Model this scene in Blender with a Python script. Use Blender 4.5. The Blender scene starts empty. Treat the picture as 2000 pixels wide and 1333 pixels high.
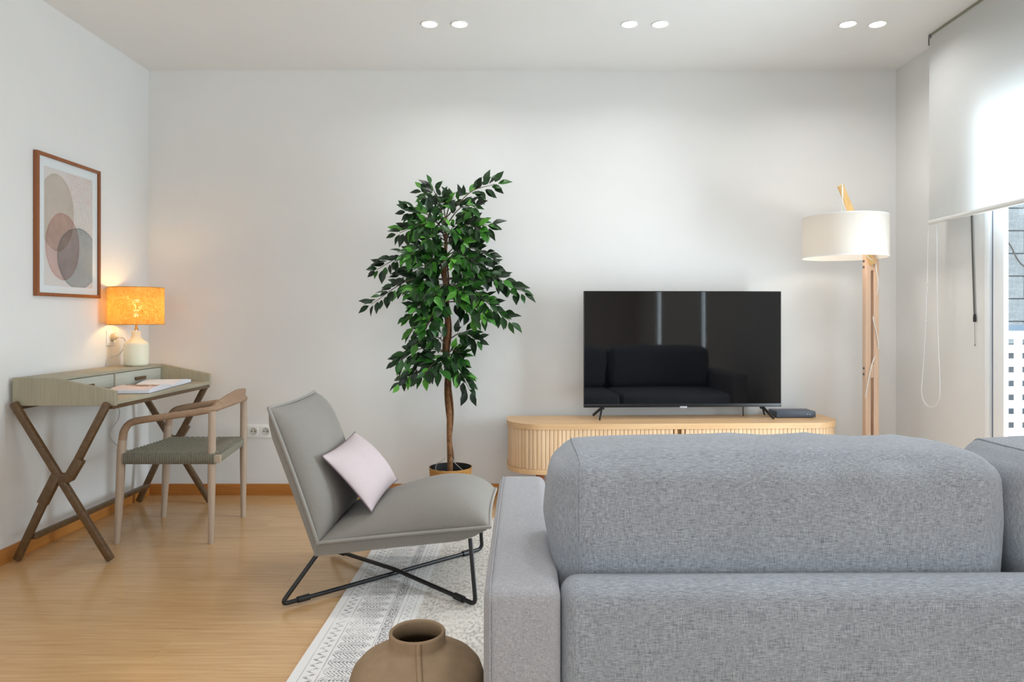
import bpy, bmesh, math, random
from mathutils import Vector, Matrix, noise
R = math.radians
PI = math.pi
C = bpy.context.scene.collection
S = bpy.context.scene

# ------------------------------------------------------------------ camera
F, CX, CY, H = 1380.0, 1020.0, 620.0, 1.046       # pinhole measured on the photograph (2000 x 1333)
cam = bpy.data.cameras.new('camera')
cam.sensor_width = 36.0
cam.lens = F / 2000 * 36
cam.shift_x = -(CX - 1000) / 2000
cam.shift_y = -(666.5 - CY) / 2000
cam.clip_start = 0.02
camo = bpy.data.objects.new('camera', cam)
camo.location = (0, 0, H)
camo.rotation_euler = (R(90), 0, 0)
C.objects.link(camo)
S.camera = camo

# ------------------------------------------------------------------ world, lights, exposure
S.view_settings.view_transform = 'Standard'
S.view_settings.look = 'None'
S.view_settings.gamma = 1.0
S.view_settings.use_curve_mapping = False
S.view_settings.exposure = 0.0
w = bpy.data.worlds.new('world')
S.world = w
w.use_nodes = True
w.node_tree.nodes['Background'].inputs[0].default_value = (0.86, 0.93, 1.0, 1)
w.node_tree.nodes['Background'].inputs[1].default_value = 1.6


def area(name, loc, rot, sx, sy, power, col):
    l = bpy.data.lights.new(name, 'AREA')
    l.shape = 'RECTANGLE'
    l.size, l.size_y, l.energy, l.color = sx, sy, power, col
    o = bpy.data.objects.new(name, l)
    o.location, o.rotation_euler = loc, rot
    C.objects.link(o)
    return o


# daylight outside the windows (facing in); the front one is added fill
area('daylight_balcony', (2.75, 2.80, 1.15), (0, R(90), 0), 2.2, 1.0, 145, (0.79, 0.905, 1.0))
area('fill_front', (-0.3, -2.75, 1.45), (R(90), 0, 0), 3.2, 2.1, 46, (0.88, 0.95, 1.0))  # soft fill added behind the camera, outside an unseen window
for x_ in (-0.385, 0.61, 1.69):          # added fill lights without fittings, over the sofa and behind the camera
    for y_ in (1.75, 0.0):
        l_ = area('ceiling_fill', (x_, y_, 2.49), (0, 0, 0), 0.2, 0.07, 5.0, (0.925, 0.97, 1.0))
        l_.data.spread = R(150)
area('daylight_side', (2.36, 0.43, 1.22), (0, R(90), 0), 2.0, 0.30, 30, (0.80, 0.91, 1.0))
area('daylight_side', (2.36, -1.32, 1.22), (0, R(90), 0), 2.0, 0.36, 36, (0.80, 0.91, 1.0))


# ------------------------------------------------------------------ materials
def lin(c):
    o = []
    for v in c[:3]:
        v = v / 255
        o.append(v / 12.92 if v <= 0.04045 else ((v + 0.055) / 1.055) ** 2.4)
    return (*o, 1)


class N:
    """small helper around a node tree"""

    def __init__(s, name):
        s.m = bpy.data.materials.new(name)
        s.m.use_nodes = True
        s.t = s.m.node_tree
        s.bsdf = s.t.nodes['Principled BSDF']
        s.out = s.t.nodes['Material Output']

    def n(s, kind, **kw):
        nd = s.t.nodes.new(kind)
        for k, v in kw.items():
            setattr(nd, k, v)
        return nd

    def link(s, a, b):
        s.t.links.new(a, b)

    def put(s, sock, v):
        if hasattr(v, 'is_output'):
            s.link(v, sock)
        else:
            sock.default_value = v

    def math(s, op, a, b=0.0, c=0.0, clamp=False):
        nd = s.n('ShaderNodeMath', operation=op, use_clamp=clamp)
        s.put(nd.inputs[0], a)
        s.put(nd.inputs[1], b)
        s.put(nd.inputs[2], c)
        return nd.outputs[0]

    def mix(s, f, a, b, mode='MIX'):
        nd = s.n('ShaderNodeMix', data_type='RGBA', blend_type=mode)
        s.put(nd.inputs[0], f)
        s.put(nd.inputs[6], a)
        s.put(nd.inputs[7], b)
        return nd.outputs[2]

    def coord(s, scale=(1, 1, 1), rand=False, kind='Object'):
        tc = s.n('ShaderNodeTexCoord').outputs[kind]
        mp = s.n('ShaderNodeMapping')
        mp.inputs['Scale'].default_value = scale
        if rand:
            oi = s.n('ShaderNodeObjectInfo')
            ad = s.n('ShaderNodeVectorMath', operation='MULTIPLY_ADD')
            cb = s.n('ShaderNodeCombineXYZ')
            for i in range(3):
                s.link(oi.outputs['Random'], cb.inputs[i])
            ad.inputs[1].default_value = (37.0, 51.0, 23.0)
            s.link(cb.outputs[0], ad.inputs[0])
            s.link(tc, ad.inputs[2])
            tc = ad.outputs[0]
        s.link(tc, mp.inputs['Vector'])
        return mp.outputs[0]

    def noise(s, scale, vec, detail=3.0, rough=0.55, dist=0.0):
        nd = s.n('ShaderNodeTexNoise')
        nd.inputs['Scale'].default_value = scale
        nd.inputs['Detail'].default_value = detail
        nd.inputs['Roughness'].default_value = rough
        nd.inputs['Distortion'].default_value = dist
        s.link(vec, nd.inputs['Vector'])
        return nd.outputs['Fac']

    def ramp(s, fac, stops):
        nd = s.n('ShaderNodeValToRGB')
        e = nd.color_ramp.elements
        while len(e) < len(stops):
            e.new(0.5)
        for el, (p, c) in zip(e, stops):
            el.position = p
            el.color = c
        s.put(nd.inputs[0], fac)
        return nd.outputs[0]

    def step(s, x, a, b):
        nd = s.n('ShaderNodeMapRange', interpolation_type='SMOOTHSTEP')
        s.put(nd.inputs[0], x)
        nd.inputs[1].default_value = a
        nd.inputs[2].default_value = b
        return nd.outputs[0]

    def bump(s, h, strength=0.3, dist=0.002):
        b = s.n('ShaderNodeBump')
        b.inputs['Strength'].default_value = strength
        b.inputs['Distance'].default_value = dist
        s.link(h, b.inputs['Height'])
        s.link(b.outputs[0], s.bsdf.inputs['Normal'])

    def set(s, color=None, rough=0.5, metal=0.0, spec=0.5):
        if color is not None:
            s.put(s.bsdf.inputs['Base Color'], color)
        s.put(s.bsdf.inputs['Roughness'], rough)
        s.bsdf.inputs['Metallic'].default_value = metal
        s.bsdf.inputs['Specular IOR Level'].default_value = spec
        return s.m


def plain(name, c, rough=0.5, metal=0.0, spec=0.5):
    return N(name).set(lin(c), rough, metal, spec)


def emit(name, c, strength):
    k = N(name)
    k.set((0, 0, 0, 1), 0.5)
    k.bsdf.inputs['Emission Color'].default_value = lin(c)
    k.bsdf.inputs['Emission Strength'].default_value = strength
    return k.m


def wood(name, c1, c2, along=0, rough=0.45, fine=90.0, rand=True, spec=0.4, bump=0.08, tint=0.0, bigw=0.4):
    k = N(name)
    sc = [fine, fine, fine]
    sc[along] = fine * 0.045
    v = k.coord(tuple(sc), rand)
    f1 = k.noise(1.0, v, 4.0, 0.6, 0.6)
    sc2 = [9, 9, 9]
    sc2[along] = 0.9
    f2 = k.noise(1.0, k.coord(tuple(sc2), rand), 2.0)
    f = k.math('ADD', k.math('MULTIPLY', f1, 1 - bigw), k.math('MULTIPLY', f2, bigw))
    col = k.ramp(f, [(0.32, lin(c1)), (0.68, lin(c2))])
    if tint:
        oi = k.n('ShaderNodeObjectInfo').outputs['Random']
        col = k.mix(1.0, col, k.ramp(oi, [(0.0, (1 - tint, 1 - tint, 1 - tint, 1)), (1.0, (1, 1, 1, 1))]), 'MULTIPLY')
    k.bump(f1, bump, 0.001)
    return k.set(col, rough, 0, spec)


def fabric(name, c1, c2, a=500.0, b=60.0, rough=0.9, bump=0.25, contrast=(0.3, 0.7), big=0.06):
    k = N(name)
    n1 = k.noise(1.0, k.coord((b, a, a)), 2.0, 0.6)
    n2 = k.noise(1.0, k.coord((a, a, b)), 2.0, 0.6)
    f = k.math('ADD', k.math('MULTIPLY', n1, 0.55), k.math('MULTIPLY', n2, 0.45))
    col = k.ramp(f, [(contrast[0], lin(c1)), (contrast[1], lin(c2))])
    n3 = k.noise(6.0, k.coord(), 2.0)
    g = k.ramp(n3, [(0.3, (1 - big, 1 - big, 1 - big, 1)), (0.7, (1, 1, 1, 1))])
    col = k.mix(1.0, col, g, 'MULTIPLY')
    k.bump(f, bump, 0.0015)
    k.bsdf.inputs['Sheen Weight'].default_value = 0.15
    return k.set(col, rough, 0, 0.15)


def soft(name, c1, c2, scale=40.0, rough=0.8, bump=0.1, spec=0.3):
    k = N(name)
    f = k.noise(scale, k.coord(), 5.0)
    k.bump(f, bump, 0.002)
    return k.set(k.ramp(f, [(0.3, lin(c1)), (0.7, lin(c2))]), rough, 0, spec)


def glass(name, refl=1.0):
    k = N(name)
    tr = k.n('ShaderNodeBsdfTransparent')
    tr.inputs[0].default_value = (0.97, 0.985, 0.98, 1)
    gl = k.n('ShaderNodeBsdfGlossy')
    gl.inputs['Roughness'].default_value = 0.0
    fr = k.n('ShaderNodeFresnel')
    bf = k.n('ShaderNodeNewGeometry').outputs['Backfacing']
    k.link(k.math('MULTIPLY_ADD', bf, 1 / 1.45 - 1.45, 1.45), fr.inputs[0])
    mx = k.n('ShaderNodeMixShader')
    k.link(k.math('MULTIPLY', fr.outputs[0], refl), mx.inputs[0])
    k.link(tr.outputs[0], mx.inputs[1])
    k.link(gl.outputs[0], mx.inputs[2])
    k.link(mx.outputs[0], k.out.inputs['Surface'])
    return k.m


def cloth_light(name, col, trans, fac, bump_scale=900.0, colsock=None):
    """thin cloth that lets light through: diffuse + translucent"""
    k = N(name)
    d = k.n('ShaderNodeBsdfDiffuse')
    t = k.n('ShaderNodeBsdfTranslucent')
    d.inputs[0].default_value = col
    t.inputs[0].default_value = trans
    mx = k.n('ShaderNodeMixShader')
    mx.inputs[0].default_value = fac
    k.link(d.outputs[0], mx.inputs[1])
    k.link(t.outputs[0], mx.inputs[2])
    k.link(mx.outputs[0], k.out.inputs['Surface'])
    k.d, k.t2 = d, t
    return k


M = {}
M['wall'] = soft('wall_paint', (227, 226, 224), (230, 229, 227), 3.0, 0.75, 0.02, 0.2)
M['ceiling'] = soft('ceiling_paint', (234, 233, 231), (236, 235, 233), 3.0, 0.8, 0.02, 0.2)
M['plank'] = wood('light_oak_laminate', (190, 147, 99), (214, 175, 128), 0, 0.22, 90, True, 0.6, 0.015, 0.05, 0.25)
M['slab'] = plain('floor_underlay', (110, 80, 50), 0.8)
M['base'] = wood('orange_wood_trim', (176, 110, 48), (200, 136, 68), 0, 0.4, 70, True, 0.4, 0.03)
M['base_y'] = wood('orange_wood_trim_side', (176, 110, 48), (200, 136, 68), 1, 0.4, 70, True, 0.4, 0.03)
M['white'] = plain('white_plastic', (240, 240, 238), 0.35)
M['white_frame'] = plain('white_lacquer', (242, 244, 246), 0.3)
M['seal'] = plain('grey_seal', (95, 110, 130), 0.5)
M['glass'] = glass('window_glass')
M['glass_pic'] = glass('picture_glass', 0.5)
M['black'] = plain('black_powder_coat', (24, 24, 26), 0.42)
M['dark_hole'] = plain('dark_hole', (40, 38, 36), 0.7)
M['desk'] = wood('greywashed_wood_along_depth', (158, 150, 128), (180, 172, 150), 1, 0.5, 140, True, 0.35, 0.08)
M['desk_x'] = wood('greywashed_wood_upright', (150, 142, 120), (172, 164, 142), 2, 0.5, 140, True, 0.35, 0.08)
M['drawer'] = wood('greywashed_drawer_front', (176, 176, 164), (196, 196, 184), 1, 0.5, 140, True, 0.35, 0.08)
M['bronze'] = soft('dark_bronze_wood', (84, 62, 38), (108, 82, 54), 60, 0.38, 0.1, 0.5)
M['chair_wood'] = wood('pale_teak', (164, 143, 124), (188, 167, 148), 2, 0.55, 100, False, 0.3, 0.06)
M['chair_wood_x'] = wood('pale_teak_rail', (146, 116, 92), (174, 145, 120), 1, 0.55, 100, False, 0.3, 0.06)
M['cord_seat'] = soft('grey_green_cord', (120, 116, 102), (150, 146, 130), 300, 0.85, 0.2, 0.2)
M['walnut'] = wood('reddish_wood_frame', (128, 74, 42), (156, 96, 58), 2, 0.4, 80, False, 0.4, 0.03)
M['mat'] = plain('white_picture_mat', (236, 236, 240), 0.8)
M['ceramic'] = plain('cream_ceramic', (232, 228, 204), 0.45)
M['chrome'] = plain('polished_metal', (190, 190, 190), 0.18, 1.0)
M['armchair'] = fabric('taupe_grey_upholstery', (130, 125, 118), (144, 139, 133), 700, 120, 0.8, 0.1, (0.3, 0.7), 0.05)
M['piping'] = fabric('taupe_grey_piping', (144, 139, 133), (158, 154, 148), 700, 120, 0.8, 0.1)
M['pillow'] = fabric('pale_pink_linen', (192, 176, 178), (208, 193, 194), 600, 120, 0.9, 0.15)
M['pillow_pipe'] = plain('mauve_piping', (120, 105, 112), 0.8)
M['sofa'] = fabric('grey_melange_weave', (96, 100, 107), (180, 184, 191), 1150, 75, 0.9, 0.4, (0.34, 0.66), 0.08)
M['sofa_arm'] = fabric('grey_melange_weave_arm', (120, 119, 123), (186, 184, 187), 1150, 160, 0.9, 0.25, (0.30, 0.70), 0.05)
M['vase'] = soft('brown_clay', (142, 118, 92), (156, 131, 104), 25, 0.75, 0.12, 0.25)
M['oak'] = wood('light_oak', (208, 166, 120), (228, 190, 146), 0, 0.42, 70, False, 0.4, 0.04)
M['oak_slat'] = wood('light_oak_slat', (222, 182, 140), (240, 208, 170), 2, 0.5, 90, True, 0.35, 0.04, 0.10)
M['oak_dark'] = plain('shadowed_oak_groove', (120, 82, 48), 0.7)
M['lamp_wood'] = wood('pale_beech', (212, 176, 148), (228, 198, 172), 2, 0.45, 90, False, 0.4, 0.03)
M['lamp_arm'] = wood('pale_pine', (222, 184, 122), (236, 204, 148), 2, 0.45, 90, False, 0.4, 0.03)
M['tv'] = plain('tv_black_plastic', (18, 18, 20), 0.3)
M['screen'] = plain('tv_screen_glass', (5, 5, 7), 0.035, 0.0, 0.55)
M['badge'] = plain('silver_badge', (205, 205, 210), 0.3, 0.6)
M['box'] = plain('slate_grey_plastic', (72, 80, 94), 0.4)
M['bark'] = soft('brown_bark', (92, 62, 40), (150, 108, 74), 45, 0.8, 0.5, 0.2)
M['bark_dark'] = soft('dark_vine_bark', (66, 44, 30), (108, 76, 52), 60, 0.8, 0.4, 0.2)
M['twig'] = plain('grey_brown_twig', (104, 88, 76), 0.8)
M['wire'] = plain('grey_wire', (140, 138, 132), 0.5)
M['pot'] = wood('copper_brown_pot', (150, 96, 44), (206, 158, 92), 0, 0.3, 60, False, 0.5, 0.05)
M['soil'] = plain('black_pot_liner', (16, 15, 17), 0.7)
M['rail_white'] = plain('white_balcony_metal', (240, 242, 244), 0.5)
M['block'] = soft('grey_split_stone', (150, 158, 162), (184, 190, 194), 30, 0.9, 0.5, 0.2)
M['mortar'] = plain('dark_mortar', (96, 104, 112), 0.9)
M['headrail'] = plain('olive_grey_metal', (140, 138, 122), 0.5)
M['steel'] = plain('grey_steel', (120, 120, 120), 0.35, 0.7)
M['strap'] = plain('dark_grey_strap', (92, 88, 84), 0.8)
M['bulb'] = emit('warm_bulb', (255, 210, 140), 62)
M['bulb_white'] = emit('white_bulb', (255, 242, 226), 36)
M['led'] = emit('downlight_glow', (255, 238, 224), 9)
M['led_tiny'] = emit('tiny_indicator', (200, 215, 255), 0.8)
k = cloth_light('blind_fabric', (0.78, 0.78, 0.76, 1), (0.82, 0.83, 0.83, 1), 0.36)
M['blind'] = k.m
k = cloth_light('white_shade_fabric', (0.86, 0.84, 0.80, 1), (0.86, 0.80, 0.72, 1), 0.35)
M['shade'] = k.m

# burlap shade: woven threads, light passes between them
k = cloth_light('burlap_shade', (0.7, 0.45, 0.2, 1), (0.9, 0.5, 0.15, 1), 0.6)
n1 = k.noise(1.0, k.coord((40, 40, 420)), 2.0)
n2 = k.noise(1.0, k.coord((420, 420, 40)), 2.0)
f = k.math('ADD', k.math('MULTIPLY', n1, 0.5), k.math('MULTIPLY', n2, 0.5))
k.link(k.ramp(f, [(0.36, lin((176, 124, 62))), (0.64, lin((232, 190, 116)))]), k.d.inputs[0])
k.link(k.ramp(f, [(0.36, lin((226, 180, 104))), (0.64, lin((255, 240, 186)))]), k.t2.inputs[0])
tr = k.n('ShaderNodeBsdfTransparent')
mx = k.n('ShaderNodeMixShader')
k.link(k.math('MULTIPLY', k.step(f, 0.52, 0.62), 0.30), mx.inputs[0])
k.link(k.out.inputs['Surface'].links[0].from_socket, mx.inputs[1])
k.link(tr.outputs[0], mx.inputs[2])
k.link(mx.outputs[0], k.out.inputs['Surface'])
M['burlap'] = k.m

# leaves: random green per leaf; palest stops are highlights put in the colour
k = N('ficus_leaf')
oi = k.n('ShaderNodeObjectInfo').outputs['Random']
nz = k.noise(14.0, k.coord(kind='Object', rand=True), 2.0)
fac = k.math('ADD', k.math('MULTIPLY', oi, 0.75), k.math('MULTIPLY', nz, 0.25))
col = k.ramp(fac, [(0.10, lin((18, 42, 16))), (0.50, lin((34, 80, 26))), (0.74, lin((64, 132, 38))), (0.93, lin((112, 180, 62)))])
k.bsdf.inputs['Subsurface Weight'].default_value = 0.0
M['leaf'] = k.set(col, 0.38, 0, 0.4)
k = N('ficus_leaf_cluster')  # rear leaves darker: the crown's inner shade is in the colour
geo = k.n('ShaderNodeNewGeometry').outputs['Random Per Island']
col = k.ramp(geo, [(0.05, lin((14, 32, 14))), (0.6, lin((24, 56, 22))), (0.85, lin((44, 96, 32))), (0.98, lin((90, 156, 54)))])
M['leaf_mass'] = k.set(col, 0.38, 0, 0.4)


# ------------------------------------------------------------------ mesh helpers
ORG = {}


def at(px, py, y):
    """pixel of the photograph at depth y -> point"""
    return Vector(((px - CX) / F * y, y, H - (py - CY) / F * y))


def thing(name, label, cat, loc=(0, 0, 0), rotz=0.0, group=None, local=False):
    o = bpy.data.objects.new(name, None)
    o.empty_display_size = 0.1
    o.location = loc
    o.rotation_euler = (0, 0, rotz)
    o['label'], o['category'] = label, cat
    if group:
        o['group'] = group
    C.objects.link(o)
    ORG[o.name] = Vector((0, 0, 0)) if local else Vector(loc)
    return o


def tag(o, label, cat, group=None):
    o['label'], o['category'] = label, cat
    if group:
        o['group'] = group
    return o


ROUND = set()


def obj(name, bm, m, parent=None, ang=None, kind=None, smooth=True):
    if ang is None:
        ang = 65.0 if id(bm) in ROUND else 27.0
    ROUND.discard(id(bm))
    me = bpy.data.meshes.new(name)
    bmesh.ops.recalc_face_normals(bm, faces=bm.faces)
    bm.to_mesh(me)
    bm.free()
    if m is not None:
        for mm in (m if isinstance(m, (list, tuple)) else [m]):
            me.materials.append(mm)
    if smooth:
        me.shade_smooth()
        me.set_sharp_from_angle(angle=R(ang))
    o = bpy.data.objects.new(name, me)
    C.objects.link(o)
    if parent is not None:
        og = ORG[parent.name]
        if og.length:
            me.transform(Matrix.Translation(-og))
        o.parent = parent
        ORG[o.name] = og
    else:
        ORG[o.name] = Vector((0, 0, 0))
    if kind:
        o['kind'] = kind
    return o


def recentre(o):
    """move a top-level mesh's origin to the middle of its base"""
    co = [v.co for v in o.data.vertices]
    c = Vector(((min(v.x for v in co) + max(v.x for v in co)) / 2, (min(v.y for v in co) + max(v.y for v in co)) / 2, min(v.z for v in co)))
    o.data.transform(Matrix.Translation(-c))
    o.location = c
    ORG[o.name] = c
    return o


def box(bm, lo, hi, bev=0.0, seg=2, mi=0):
    g = bmesh.ops.create_cube(bm, size=1.0)
    vs = g['verts']
    for v in vs:
        v.co = Vector([(lo[i] + hi[i]) / 2 + v.co[i] * (hi[i] - lo[i]) for i in range(3)])
    fs = list({f for v in vs for f in v.link_faces})
    for f in fs:
        f.material_index = mi
    if bev > 0:
        es = list({e for v in vs for e in v.link_edges})
        bmesh.ops.bevel(bm, geom=es, offset=bev, segments=seg, affect='EDGES', profile=0.6)
    return bm


def B(lo, hi, bev=0.0, seg=2):
    return box(bmesh.new(), lo, hi, bev, seg)


def bar(bm, p, q, wd, ht, side=(0, 1, 0), bev=0.0):
    """square bar from p to q, ht along `side`"""
    p, q = Vector(p), Vector(q)
    d = (q - p)
    L = d.length
    d.normalize()
    s = Vector(side)
    s = (s - d * s.dot(d)).normalized()
    u = s.cross(d)
    g = bmesh.ops.create_cube(bm, size=1.0)
    vs = g['verts']
    for v in vs:
        a = v.co.copy()
        v.co = (p + q) / 2 + d * a.x * L + u * a.y * wd + s * a.z * ht
    bm.normal_update()
    if bev:
        es = list({e for v in vs for e in v.link_edges})
        bmesh.ops.bevel(bm, geom=es, offset=bev, segments=2, affect='EDGES', profile=0.5)
    return bm


def smooth_path(pts, n=6, closed=False):
    pts = [Vector(p) for p in pts]
    if len(pts) < 3:
        return pts
    out = []
    m = len(pts)
    for i in range(m if closed else m - 1):
        if closed:
            p0, p1, p2, p3 = pts[(i - 1) % m], pts[i], pts[(i + 1) % m], pts[(i + 2) % m]
        else:
            p1, p2 = pts[i], pts[i + 1]
            p0 = pts[i - 1] if i else p1 * 2 - p2
            p3 = pts[i + 2] if i + 2 < m else p2 * 2 - p1
        for j in range(n):
            t = j / n
            out.append(0.5 * ((2 * p1) + (p2 - p0) * t + (2 * p0 - 5 * p1 + 4 * p2 - p3) * t * t + (3 * p1 - p0 - 3 * p2 + p3) * t ** 3))
    if not closed:
        out.append(pts[-1])
    return out


def tube(bm, pts, r, sides=8, closed=False, cap=True, flat=None):
    """round tube along pts; r number or list; flat=(vector, factor) squashes it"""
    ROUND.add(id(bm))
    pts = [Vector(p) for p in pts]
    n = len(pts)
    rad = r if isinstance(r, (list, tuple)) else [r] * n
    if len(rad) != n:
        rr = []
        for i in range(n):
            x = i / (n - 1) * (len(rad) - 1)
            j = min(int(x), len(rad) - 2)
            rr.append(rad[j] + (rad[j + 1] - rad[j]) * (x - j))
        rad = rr
    tan = []
    for i in range(n):
        if closed:
            t = pts[(i + 1) % n] - pts[(i - 1) % n]
        else:
            t = pts[min(i + 1, n - 1)] - pts[max(i - 1, 0)]
        tan.append(t.normalized() if t.length > 1e-9 else Vector((0, 0, 1)))
    a = Vector((0, 0, 1)) if abs(tan[0].z) < 0.9 else Vector((1, 0, 0))
    u = tan[0].cross(a).normalized()
    rings = []
    for i in range(n):
        u = (u - tan[i] * u.dot(tan[i]))
        u = u.normalized() if u.length > 1e-6 else tan[i].orthogonal().normalized()
        v = tan[i].cross(u)
        ring = []
        for k in range(sides):
            an = 2 * PI * k / sides
            off = (u * math.cos(an) + v * math.sin(an)) * rad[i]
            if flat:
                fv = Vector(flat[0]).normalized()
                off = off - fv * off.dot(fv) * (1 - flat[1])
            ring.append(bm.verts.new(pts[i] + off))
        rings.append(ring)
    for i in range(n if closed else n - 1):
        A, Bq = rings[i], rings[(i + 1) % n]
        for k in range(sides):
            bm.faces.new((A[k], A[(k + 1) % sides], Bq[(k + 1) % sides], Bq[k]))
    if cap and not closed:
        bm.faces.new(rings[0])
        bm.faces.new(rings[-1])
    return bm


def lathe(bm, prof, c=(0, 0, 0), n=40, closed=False):
    """prof list of (r, z) around vertical axis at c"""
    ROUND.add(id(bm))
    rings = []
    for r, z in prof:
        if r < 1e-6:
            rings.append([bm.verts.new((c[0], c[1], c[2] + z))])
        else:
            rings.append([bm.verts.new((c[0] + r * math.cos(2 * PI * k / n), c[1] + r * math.sin(2 * PI * k / n), c[2] + z)) for k in range(n)])
    m = len(rings)
    for i in range(m if closed else m - 1):
        A, Q = rings[i], rings[(i + 1) % m]
        for k in range(n):
            k2 = (k + 1) % n
            vs = []
            for v in ((A[k] if len(A) > 1 else A[0]), (A[k2] if len(A) > 1 else A[0]), (Q[k2] if len(Q) > 1 else Q[0]), (Q[k] if len(Q) > 1 else Q[0])):
                if v not in vs:
                    vs.append(v)
            if len(vs) > 2:
                bm.faces.new(vs)
    return bm


def prism(bm, outline, axis, a, b):
    """closed outline of 2-D points extruded along axis from a to b (the other two axes in order)"""
    oth = [i for i in range(3) if i != axis]

    def mk(p, t):
        c = [0, 0, 0]
        c[axis] = t
        c[oth[0]], c[oth[1]] = p
        return bm.verts.new(c)
    A = [mk(p, a) for p in outline]
    Q = [mk(p, b) for p in outline]
    n = len(outline)
    for i in range(n):
        bm.faces.new((A[i], A[(i + 1) % n], Q[(i + 1) % n], Q[i]))
    bm.faces.new(A)
    bm.faces.new(list(reversed(Q)))
    return bm


def rbox(c, half, r, n=14, bulge=(0, 0, 0), fn=None, loop=None):
    """soft rounded box: points of a subdivided cube pulled on to a rounded shape and bulged"""
    bm = bmesh.new()
    bmesh.ops.create_cube(bm, size=2.0)
    bmesh.ops.subdivide_edges(bm, edges=bm.edges[:], cuts=n, use_grid_fill=True)
    c, half = Vector(c), Vector(half)
    rim = min(4, (n + 1) // 3)

    def regrid(t, hf):
        i = round((t + 1) / 2 * (n + 1))
        k_ = n + 1
        if i <= rim:
            return -hf + r * i / rim
        if i >= k_ - rim:
            return hf - r * (k_ - i) / rim
        return -hf + r + (2 * hf - 2 * r) * (i - rim) / (k_ - 2 * rim)
    for v in bm.verts:
        ix = round((v.co.x + 1) / 2 * (n + 1))
        p = Vector([regrid(v.co[i], half[i]) for i in range(3)])
        q = Vector([p[i] / half[i] for i in range(3)])
        inn = Vector([max(-(half[i] - r), min(half[i] - r, p[i])) for i in range(3)])
        d = p - inn
        if d.length > 1e-9:
            m = max(abs(d[i]) for i in range(3))
            p = inn + d.normalized() * min(r, m if sum(abs(d[i]) > 1e-9 for i in range(3)) == 1 else r * max(abs(d[i]) for i in range(3)) / r)
        for i in range(3):
            j, l = [x for x in range(3) if x != i]
            if bulge[i] and abs(q[i]) > 0.5:
                p[i] += math.copysign(bulge[i] * (1 - q[j] ** 2) * (1 - q[l] ** 2), q[i])
        if fn:
            p = fn(p, q)
        v.co = c + p
        if loop is not None and ix == loop[0]:
            loop[1].append((math.atan2(q.z, q.y), v.co.copy()))
    if loop is not None:
        loop[1].sort(key=lambda e: e[0])
    return bm


def pillow(c, U, V, Nn, top, bot, n=20, pinch=0.05, p=2.6, q=0.5, low=1.0):
    """cushion with a welted edge: C +- U +- V, bulging along Nn by top / bot"""
    c, U, V, Nn = Vector(c), Vector(U), Vector(V), Vector(Nn).normalized()
    bm = bmesh.new()

    def pos(s, t, sg):
        uu = s * (1 - pinch * (1 - t * t))
        vv = t * (1 - pinch * (1 - s * s))
        f = (max(0, 1 - abs(s) ** p) * max(0, 1 - abs(t) ** p)) ** q
        e = min(1.0, max(0.0, (s + 1) / 1.45))
        f *= low + (1 - low) * e * e * (3 - 2 * e)
        return c + U * uu + V * vv + Nn * (f * (top if sg > 0 else -bot))
    rows = {}
    for sg in (1, -1):
        for i in range(n + 1):
            for j in range(n + 1):
                s = math.sin((-1 + 2 * i / n) * PI / 2)
                t = math.sin((-1 + 2 * j / n) * PI / 2)
                edge = i in (0, n) or j in (0, n)
                if edge and sg < 0:
                    rows[sg, i, j] = rows[1, i, j]
                else:
                    rows[sg, i, j] = bm.verts.new(pos(s, t, sg))
        for i in range(n):
            for j in range(n):
                bm.faces.new((rows[sg, i, j], rows[sg, i + 1, j], rows[sg, i + 1, j + 1], rows[sg, i, j + 1]))
    rim = []
    for i in range(n):
        rim.append((-1 + 2 * i / n, -1))
    for i in range(n):
        rim.append((1, -1 + 2 * i / n))
    for i in range(n):
        rim.append((1 - 2 * i / n, 1))
    for i in range(n):
        rim.append((-1, 1 - 2 * i / n))
    path = [pos(s, t, 1) for s, t in rim]
    return bm, path


def struct(name, bm, m, parent=None, ang=None):
    o = obj(name, bm, m, parent, ang)
    if parent is None:
        o['kind'] = 'structure'
    return o


# ------------------------------------------------------------------ the setting
XL, XR, YB, YF, ZC = -2.2, 2.2, 4.16, -2.6, 2.5
fl = struct('floor', B((XL, YF, -0.10), (XR, YB, -0.0125)), M['slab'])
random.seed(4)
PW, PL = 0.193, 1.285
full = None
row = 0
y = 2.168 - PW * 25
while y < YB - 0.001:
    y0, y1 = max(y, YF), min(y + PW, YB)
    if y1 - y0 > 0.01:
        x = XL - [0.0, 0.83, 0.37, 1.08, 0.55][row % 5] - (0.11 * (row // 5 % 3))
        while x < XR:
            x0, x1 = max(x, XL), min(x + PL, XR)
            if x1 - x0 > 0.02:
                isfull = abs(x1 - x0 - PL) < 1e-6 and abs(y1 - y0 - PW) < 1e-6
                if isfull and full is not None:
                    o = bpy.data.objects.new('plank', full)
                    C.objects.link(o)
                    o.parent = fl
                else:
                    bm = bmesh.new()
                    lo, hi = (0.00012, 0.00012, -0.0125), (x1 - x0 - 0.00012, y1 - y0 - 0.00012, 0)
                    box(bm, lo, hi)
                    te = [e for e in bm.edges if all(v.co.z > -0.001 for v in e.verts)]
                    bmesh.ops.bevel(bm, geom=te, offset=0.0004, segments=1, affect='EDGES', profile=0.5)
                    o = obj('plank', bm, M['plank'], None, 10)
                    o.parent = fl
                    if isfull:
                        full = o.data
                o.location = (x0, y0, 0)
            x += PL
    y += PW
    row += 1

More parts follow.
